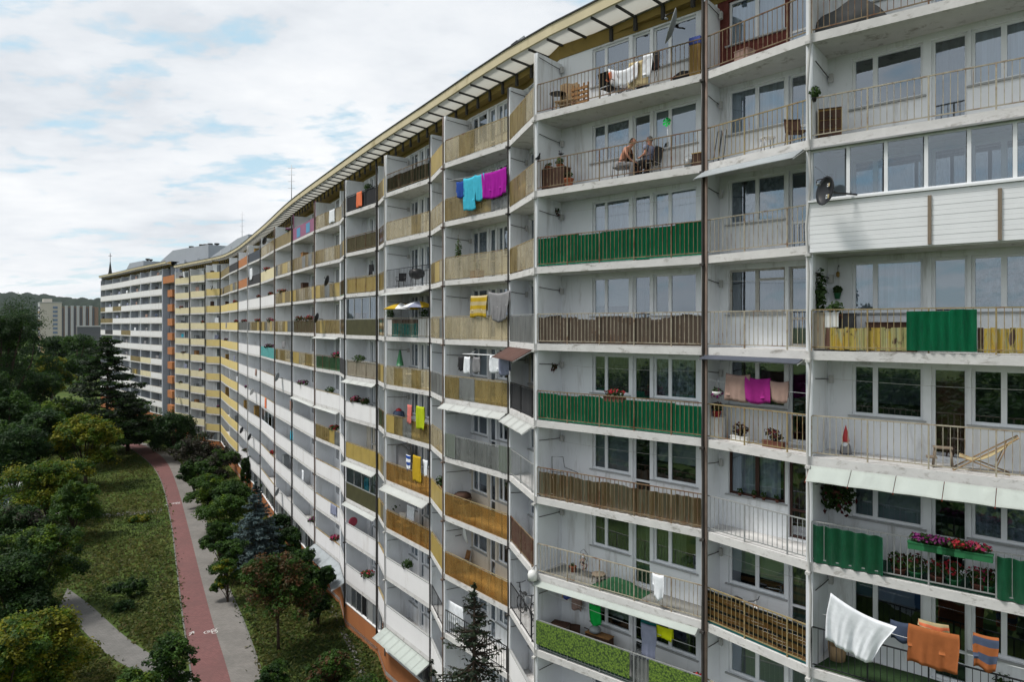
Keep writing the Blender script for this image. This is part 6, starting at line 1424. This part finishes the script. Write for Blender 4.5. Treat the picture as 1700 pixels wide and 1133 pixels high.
# ---- bay 5..9
a6 = A_(6); l6 = lambda k, px, py, t: spot(6,k,px,t,hgt(6,k,px,py,t))
chair('black folding chair on the black railed balcony', spot(6,2,666,.5),a6+.8); r_ = thing('kettle_grill','black covered kettle grill on the black railed balcony','grill', spot(6,2,692,.5),a6); mb = MB(); mb.lathe([(.1,.42),(.38,.55),(.45,.72),(.4,.9),(.2,1.0)],'plastic_black',16); mb.build('bowl', r_); legs(r_,'metal_black',(-.25,.25),(-.2,.2),.55,.015,.05)
def parasol(label, loc, rot, mats, rad, h, closed=False):
    r_ = thing('parasol', label,'parasol', loc, rot,'parasols on the balconies'); mb = MB(); mb.tube([(0,0,0),(0,0,h+.1)],.018,'metal_grey',6); mb.build('pole', r_)
    n = 8
    for i in range(n):
        a, c = 2*pi*i/n, 2*pi*(i+1)/n; mb = MB()
        if closed: mb.sheet(lambda u,v: V(((.04+.17*v*(1-.2*sin(pi*u)))*cos(a+(c-a)*u),(.04+.17*v)*sin(a+(c-a)*u),h-.9*v)),3,4,.006,mats[0])
        else: mb.sheet(lambda u,v: V((rad*v*cos(a+(c-a)*u)*(1-.05*sin(pi*u)),rad*v*sin(a+(c-a)*u)*(1-.05*sin(pi*u)),h-.36*v**1.4)),3,4,.006,mats[i % len(mats)])
        mb.build('canopy_panel', r_)
    return r_
parasol('yellow and blue striped parasol leaning out of the wave board balcony', spot(6,3,666,.1),a6,['cloth_yellow','cloth_lilac','cloth_yellow','cloth_white'],1.1,1.9); parasol('second striped parasol right of the first on the wave board balcony', spot(6,3,696,.1),a6+.4,['cloth_yellow','cloth_white','cloth_lilac','cloth_yellow'],1.0,1.95)
parasol('folded green parasol on the pale amber balcony', spot(6,4,664,.5),0,['plastic_green'],.2,2.0,True)
for i,px in enumerate((648,705)): plant(['leafy plant at the left end above the wave board','leafy plant at the right end above the wave board'][i], spot(6,3,px,.2,.9),0,'plastic_white',.13,.2,.5,.3,None,seed=190+i,nl=140)
chair('white plastic chair left of the white table on the amber balcony', spot(6,4,668,.5),a6+.9,'plastic_white','plastic_white'); table('round white plastic table on the amber balcony', spot(6,4,680,.55),0,.4,.7,'plastic_white'); chair('white plastic chair right of the white table on the amber balcony', spot(6,4,690,.6),a6-.8,'plastic_white','plastic_white')
cloth('towel','pink towel hanging on the orange glass balcony','towel', l6(5,680,672,-.08),a6,.5,1.0,'cloth_pink',.6,seed=200); cloth('towel','lime yellow towel hanging on the orange glass balcony','towel', l6(5,698,674,-.1),a6,.85,1.2,'cloth_lime',.6,seed=201)
boxy('striped_crate','wooden crate behind orange glass near the lime towel','crate', spot(6,5,705,.7),a6,.6,.3,.7,'wood_pale'); r_ = thing('backpack','dark blue red bundle on the left of the orange glass balcony','bundle', spot(6,5,662,.7,.7),0); mb = MB(); mb.lathe([(.25,0),(.36,.2),(.3,.45),(.1,.55)],'cloth_denim',12); mb.build('body', r_); mb = MB(); mb.lathe([(.2,.46),(.16,.58),(.05,.66)],'plastic_red',10); mb.build('top_flap', r_)
mb = MB(); mb.sheet(lambda u,v: V(((u-.5)*1.9,.04*sin(u*9),v*1.5*(1-.06*sin(u*8)))),14,8,.06,'cloth_grey'); tag(mb.build('mattress', loc=spot(6,6,664,.6,.5),rot=a6),'grey mattress propped upright on the balcony with yellow towel','mattress')
cloth('towel','mustard yellow towel on the railing beside the grey mattress','towel', l6(6,692,757,-.08),a6,.85,1.35,'cloth_yellow',.5,seed=203); cloth('towel','blue and white towel behind the mustard towel','towel', l6(6,678,755,.1),a6,.5,.9,'cloth_white',.5,seed=204,stripes='cloth_blue'); cloth('towel','white towel right of the mustard towel','towel', l6(6,706,763,.1),a6,.5,.9,'cloth_white',.5,seed=205)
plant('big feathery plant in the corner of the balcony with white chairs', spot(6,7,652,.6,.4),0,'terracotta_dark',.2,.4,.9,.5,None,seed=206,nl=200,size=.08); chair('white plastic chair on the lowest orange glass balcony', spot(6,7,664,.5),a6+.6,'plastic_white','plastic_white'); chair('second white plastic chair on the lowest orange glass balcony', spot(6,7,677,.5),a6-.3,'plastic_white','plastic_white'); cloth('towel','white towel drying above the white plastic chairs','towel', l6(7,682,840,.3),a6,.9,.9,'cloth_white',.7,seed=207); chair('white plastic chair at the right end of the lowest orange glass balcony', spot(6,7,700,.5),a6+2,'plastic_white','plastic_white')
awning('white awning strip below the lower orange glass balcony', B[6], 6, .05,B[6].W-.1,.45,.26,'awning_white',1); awning('white awning above the parasol balcony', B[6], 2, .1,B[6].W-.3,.5,.2,'awning_white',1)
awning('pale ribbed awning below the grey board balcony', B[8], 4, .05,B[8].W-.1,.36,.2,'awning_white',4); awning('white awning strip above the closed grey loggia', B[8], 6, .05,B[8].W-.1,.4,.2,'awning_white',1); awning('white awning strip below the olive parapet', B[8], 7, .05,B[8].W-.1,.3,.18,'awning_white',1)
awning('white awning above the single green balcony', B[10], 3, .05,B[10].W-.1,.3,.16,'awning_white',1); awning('white awning two floors below the green balcony', B[10], 5, .05,B[10].W-.1,.26,.14,'awning_white',1); awning('white awning on the column left of the green balcony', B[11], 5, .05,B[11].W-.1,.26,.14,'awning_white',1)
awning('sloping ground floor awning of pale corrugated sheets below the white parapets', B[6], 9, .0,B[6].W,.8,.42,'awning_pale',8); awning('torn pale awning over the ground floor terrace left of the sloping one', B[9], 9, .0,B[9].W,.9,.5,'awning_grey',2); awning('grey ground floor awning beside the blue spruce side', B[10], 9, .0,B[10].W,.9,.6,'awning_grey',3)
dish('round black satellite dish on the white wall above the yellow boards', fp(B[8],s_front(B[8],588,.9),.9,zat(447,46.6)),A_(8),.45,'plastic_black',.1)
for (rr_,k,px,lab,fl,pot,w) in ((8,4,596,'lush green plants with a pale pot on the grey board balcony',None,'plastic_green',.45),(8,5,590,'row of pink flowers above the first white parapet of the column','petal_pink','terracotta_dark',.4),(8,5,606,'dark red flowers above the first white parapet of the column','petal_dark','terracotta_dark',.35),(7,1,632,'crimson flowers on the corner of the striped narrow balcony','petal_red','plastic_white',.35),
    (7,5,632,'tall leafy plant on the narrow balcony with green panel',None,'terracotta',.35),(5,6,732,'agave in a pot on the narrow yellow glass balcony',None,'terracotta',.3),(8,0,612,'dark bush on the top balcony with charcoal fabric',None,'terracotta_dark',.3),
    (6,8,676,'grey leafed pots behind the long white parapet',None,'plastic_white',.35),(11,3,497,'hanging red geraniums on the dark sheet balcony','petal_red','terracotta',.45),(11,3,513,'second tuft of red geraniums on the dark sheet balcony','petal_red','terracotta',.4),(10,5,548,'orange tinted plants above a white parapet',None,'terracotta',.4)):
    plant(lab, spot(rr_,k,px,.22,.78),A_(rr_),pot,.14,.2,.55,w,fl,60,seed=220+px,nl=150,size=.075)
r_ = thing('red_canister','shiny red barrel lying above a white parapet','barrel', spot(8,8,583,.5,.75),A_(8)); mb = MB(); mb.lathe([(.25,-.35),(.32,-.3),(.33,.3),(.25,.36)],'plastic_pink',16,(0,0,.3),(1,0,0)); mb.build('body', r_); mb = MB(); mb.lathe([(.335,-.05),(.345,0),(.335,.05)],'plastic_black',16,(0,0,.3),(1,0,0)); mb.build('band', r_)
cloth('towel','orange pink towel over a white parapet in the middle columns','towel', spot(13,6,441,-.03,1.1),A_(13),1.0,1.1,'cloth_coral',.5,seed=240); cloth('laundry','white sheet over the black parapet of a far column','laundry', spot(14,1,417,-.05,2.0),A_(14),1.6,1.4,'cloth_white',.4,seed=241)
for r_i, k_i, lab in ((2,2,'thin line strung before the windows above the first green balcony'),(2,4,'thin line strung before the dark windows of the second green balcony'),(0,5,'thin line strung before the glass door of the geranium balcony'),(0,4,'thin line across the dark windows above the deckchair'),(1,3,'thin line across the old paned window'),(1,6,'thin line across the window above the bamboo screen'),(2,5,'thin line across the striped blinds above the brown corrugated screen')):
    bb = BAY[r_i]; line('clothes_line', lab, fp(bb,.15,.55,floor_z(k_i)+2.02), fp(bb,bb.W-.1,.75,floor_z(k_i)+1.98), .07, .005, 'pipe_pale')
# ---- everyday things on the many smaller balconies further along
rr = random.Random(77)
where = lambda r, k: ORD[k] + ' balcony from the top, ' + {7:'narrow strip',8:'column',9:'narrow strip'}.get(r,'column') + ' ' + {5:'six',7:'eight',8:'nine',9:'ten',10:'eleven',11:'twelve',12:'thirteen',13:'fourteen',14:'fifteen',15:'sixteen',16:'seventeen',17:'eighteen',18:'nineteen',20:'twenty-one',22:'twenty-three'}[r] + ' from the right'
COLS = dict(cloth_white='white',cloth_blue='dark blue',cloth_grey='grey',cloth_coral='coral',cloth_yellow='yellow',cloth_denim='denim blue',cloth_cyan='cyan',taupe='taupe',cloth_black='black',cloth_lilac='lilac')
FL = dict(petal_red='red',petal_pink='pink',petal_dark='dark red',petal_purple='purple')
done = {(8,4),(8,5),(8,8),(11,3),(10,5),(13,6),(14,1)}
for r in (8,10,11,12,13,14,15,16,17,18,20,22):
    b = BAY[r]
    for k in range(0, 10):
        if (r,k) in done or rr.random() < .33 or (r >= 16 and k > 8): continue
        s = rr.uniform(.3,.8)*b.W; q = rr.random(); L_ = where(r,k)
        if q < .34:
            m = rr.choice(list(COLS)+['cloth_white','cloth_grey','cloth_lilac','taupe']*2); w = rr.uniform(.6,1.3); t = rr.choice([.25,.4,-.04])
            h = 1.85 if t > 0 else 1.09
            cloth('laundry', COLS[m] + ' laundry on the ' + L_,'laundry', fp(b,s,t,floor_z(k)+h),b.ang,w,rr.uniform(.6,1.0),m,.7,'laundry on the far balconies',int(300+r*20+k))
        elif q < .68:
            f = rr.choice(list(FL)); plant(FL[f] + ' flowers on the ' + L_, fp(b,s,.2,floor_z(k)+.75),b.ang,rr.choice(['terracotta','plastic_white','terracotta_dark']),.15,.22,.5,rr.uniform(.3,.55),f,50,seed=400+r*20+k,nl=90,size=.10,group='plants on the far balconies')
        elif q < .84: boxy('balcony_cupboard', rr.choice(['brown','dark','ochre']) and ('wooden cupboard on the ' + L_),'cupboard', fp(b,b.W*.16,.75,floor_z(k)),b.ang,.8,.5,rr.uniform(1.3,1.8),rr.choice(['wood','wood_dark','cabinet_ochre','plastic_grey']),group='cupboards on the far balconies')
        else: dish('dish on the ' + L_, fp(b,s,-.32,floor_z(k)+1.15),b.ang-.6,.42,rr.choice(['dish_white','dish_dark','plastic_grey']),.3,arm=.34,group='dishes on the far balconies')
FO = ['leftmost','second','third','fourth','fifth','sixth','seventh']
for b in FB:
    for k in (0,1,2,3,4,5,6):
        if rr.random() < .6: continue
        m = rr.choice(['cloth_white','cloth_grey','cloth_lilac','cloth_denim','taupe','cloth_black']); s = rr.uniform(.3,.7)*b.W
        o = cloth('laundry', COLS[m] + ' laundry in ' + FO[b.j] + ' column of the far section, ' + ORD[k] + ' balcony down','laundry', fp(b,s,.3,floor_z(k,1.2)+1.7),b.ang,rr.uniform(1.0,1.8),.8,m,.6,'laundry on the far section',700+b.j*10+k)
# ---------------------------------------------------------------- camera, sky, sun
cam = bpy.data.cameras.new('camera'); co = bpy.data.objects.new('camera', cam); C.objects.link(co)
co.location = (0, 0, ZC); co.rotation_euler = (pi/2, 0, 0); cam.sensor_width = 36; cam.lens = FPX/1700*36
cam.shift_y = (HY - 566.5)/1700; cam.clip_end = 20000; cam.clip_start = .2
bpy.context.scene.camera = co
SUN_EL, SUN_AZ = radians(60), radians(268)     # azimuth measured clockwise from +Y: light comes from behind-left of the camera
w = bpy.data.worlds.new('World'); bpy.context.scene.world = w; w.use_nodes = True; t = w.node_tree
bg = t.nodes['Background']; bg.inputs['Strength'].default_value = .1
sky = t.nodes.new('ShaderNodeTexSky'); sky.sky_type = 'NISHITA'; sky.sun_disc = False; sky.sun_elevation = SUN_EL; sky.sun_rotation = SUN_AZ; sky.air_density = 1.0; sky.dust_density = 1.0; sky.ozone_density = 1.5
tc = t.nodes.new('ShaderNodeTexCoord'); sx = t.nodes.new('ShaderNodeSeparateXYZ'); L(t, tc.outputs['Generated'], sx.inputs[0])
def mth(op, a, b=None):
    m = t.nodes.new('ShaderNodeMath'); m.operation = op
    for i, v in ((0,a),(1,b)):
        if v is None: continue
        if hasattr(v,'is_linked'): L(t, v, m.inputs[i])
        else: m.inputs[i].default_value = v
    return m.outputs[0]
zz = mth('ADD', mth('MAXIMUM', sx.outputs['Z'], 0.0), .16)
cv = t.nodes.new('ShaderNodeCombineXYZ'); L(t, mth('DIVIDE', sx.outputs['X'], zz), cv.inputs[0]); L(t, mth('DIVIDE', sx.outputs['Y'], zz), cv.inputs[1])
def cl(scale, det, rough, off, dist=.3, st=(1,1,1)):
    mp = t.nodes.new('ShaderNodeMapping'); mp.inputs['Location'].default_value = off; mp.inputs['Scale'].default_value = st; mp.inputs['Rotation'].default_value = (0,0,.5)
    L(t, cv.outputs[0], mp.inputs['Vector'])
    n = t.nodes.new('ShaderNodeTexNoise'); n.inputs['Scale'].default_value = scale; n.inputs['Detail'].default_value = det; n.inputs['Roughness'].default_value = rough; n.inputs['Distortion'].default_value = dist
    L(t, mp.outputs[0], n.inputs['Vector']); return n.outputs['Fac']
big = cl(.5, 3, .5, (1.3,.2,0), .1); fine = cl(3.0, 9, .60, (4.2,1.1,0), .12, (1,1.45,1))
cov = mth('ADD', mth('MULTIPLY', big, .5), mth('MULTIPLY', fine, .62))
covc = ramp(t, cov, [(.455, (0,0,0)), (.53, (1,1,1))])
shade = ramp(t, mth('ADD', mth('MULTIPLY', cl(.9, 6, .55, (8.2,3.1,0), .1), .75), mth('MULTIPLY', fine, .25)), [(.35, (4.7,5.05,5.5)), (.47, (6.3,6.55,6.85)), (.60, (7.5,7.6,7.7))])
blue = mixc(t, .75, sky.outputs['Color'], (4.4,6.1,6.9))
colr = mixc(t, covc, blue, shade)
# thin veil towards the horizon
hz = ramp(t, sx.outputs['Z'], [(.0, (1,1,1)), (.06, (.45,.45,.45)), (.16, (0,0,0))])
colr = mixc(t, mth('MULTIPLY', hz, .6), colr, (6.9,7.05,7.2))
L(t, colr, bg.inputs['Color'])
sun = bpy.data.lights.new('sun', 'SUN'); sun.energy = 2.7; sun.angle = radians(14); sun.color = (1.0,.95,.88)
so = bpy.data.objects.new('sun', sun); C.objects.link(so)
dirv = V((sin(SUN_AZ)*cos(SUN_EL), cos(SUN_AZ)*cos(SUN_EL), sin(SUN_EL)))
so.rotation_euler = dirv.to_track_quat('Z','Y').to_euler(); so.location = dirv*100
sc = bpy.context.scene; sc.view_settings.view_transform = 'Standard'; sc.view_settings.look = 'None'; sc.view_settings.exposure = .45; sc.view_settings.gamma = 1
sc.render.engine = 'CYCLES'; sc.cycles.max_bounces = 8; sc.cycles.diffuse_bounces = 3; sc.cycles.transparent_max_bounces = 16; sc.cycles.use_denoising = True

hm = bpy.data.materials.new('haze'); hm.use_nodes = True; t = hm.node_tree; t.nodes.remove(t.nodes['Principled BSDF'])
pv = t.nodes.new('ShaderNodeVolumePrincipled'); pv.inputs['Color'].default_value = (.80,.88,.97,1); pv.inputs['Density'].default_value = .00002; pv.inputs['Anisotropy'].default_value = .2
L(t, pv.outputs[0], t.nodes['Material Output'].inputs['Volume']); _M['haze'] = hm
hb_ = MB(); hb_.cbox(-5200,5200,-2600,5200,-1.0,260,'haze'); ho = hb_.build('haze'); ho['kind'] = 'stuff'
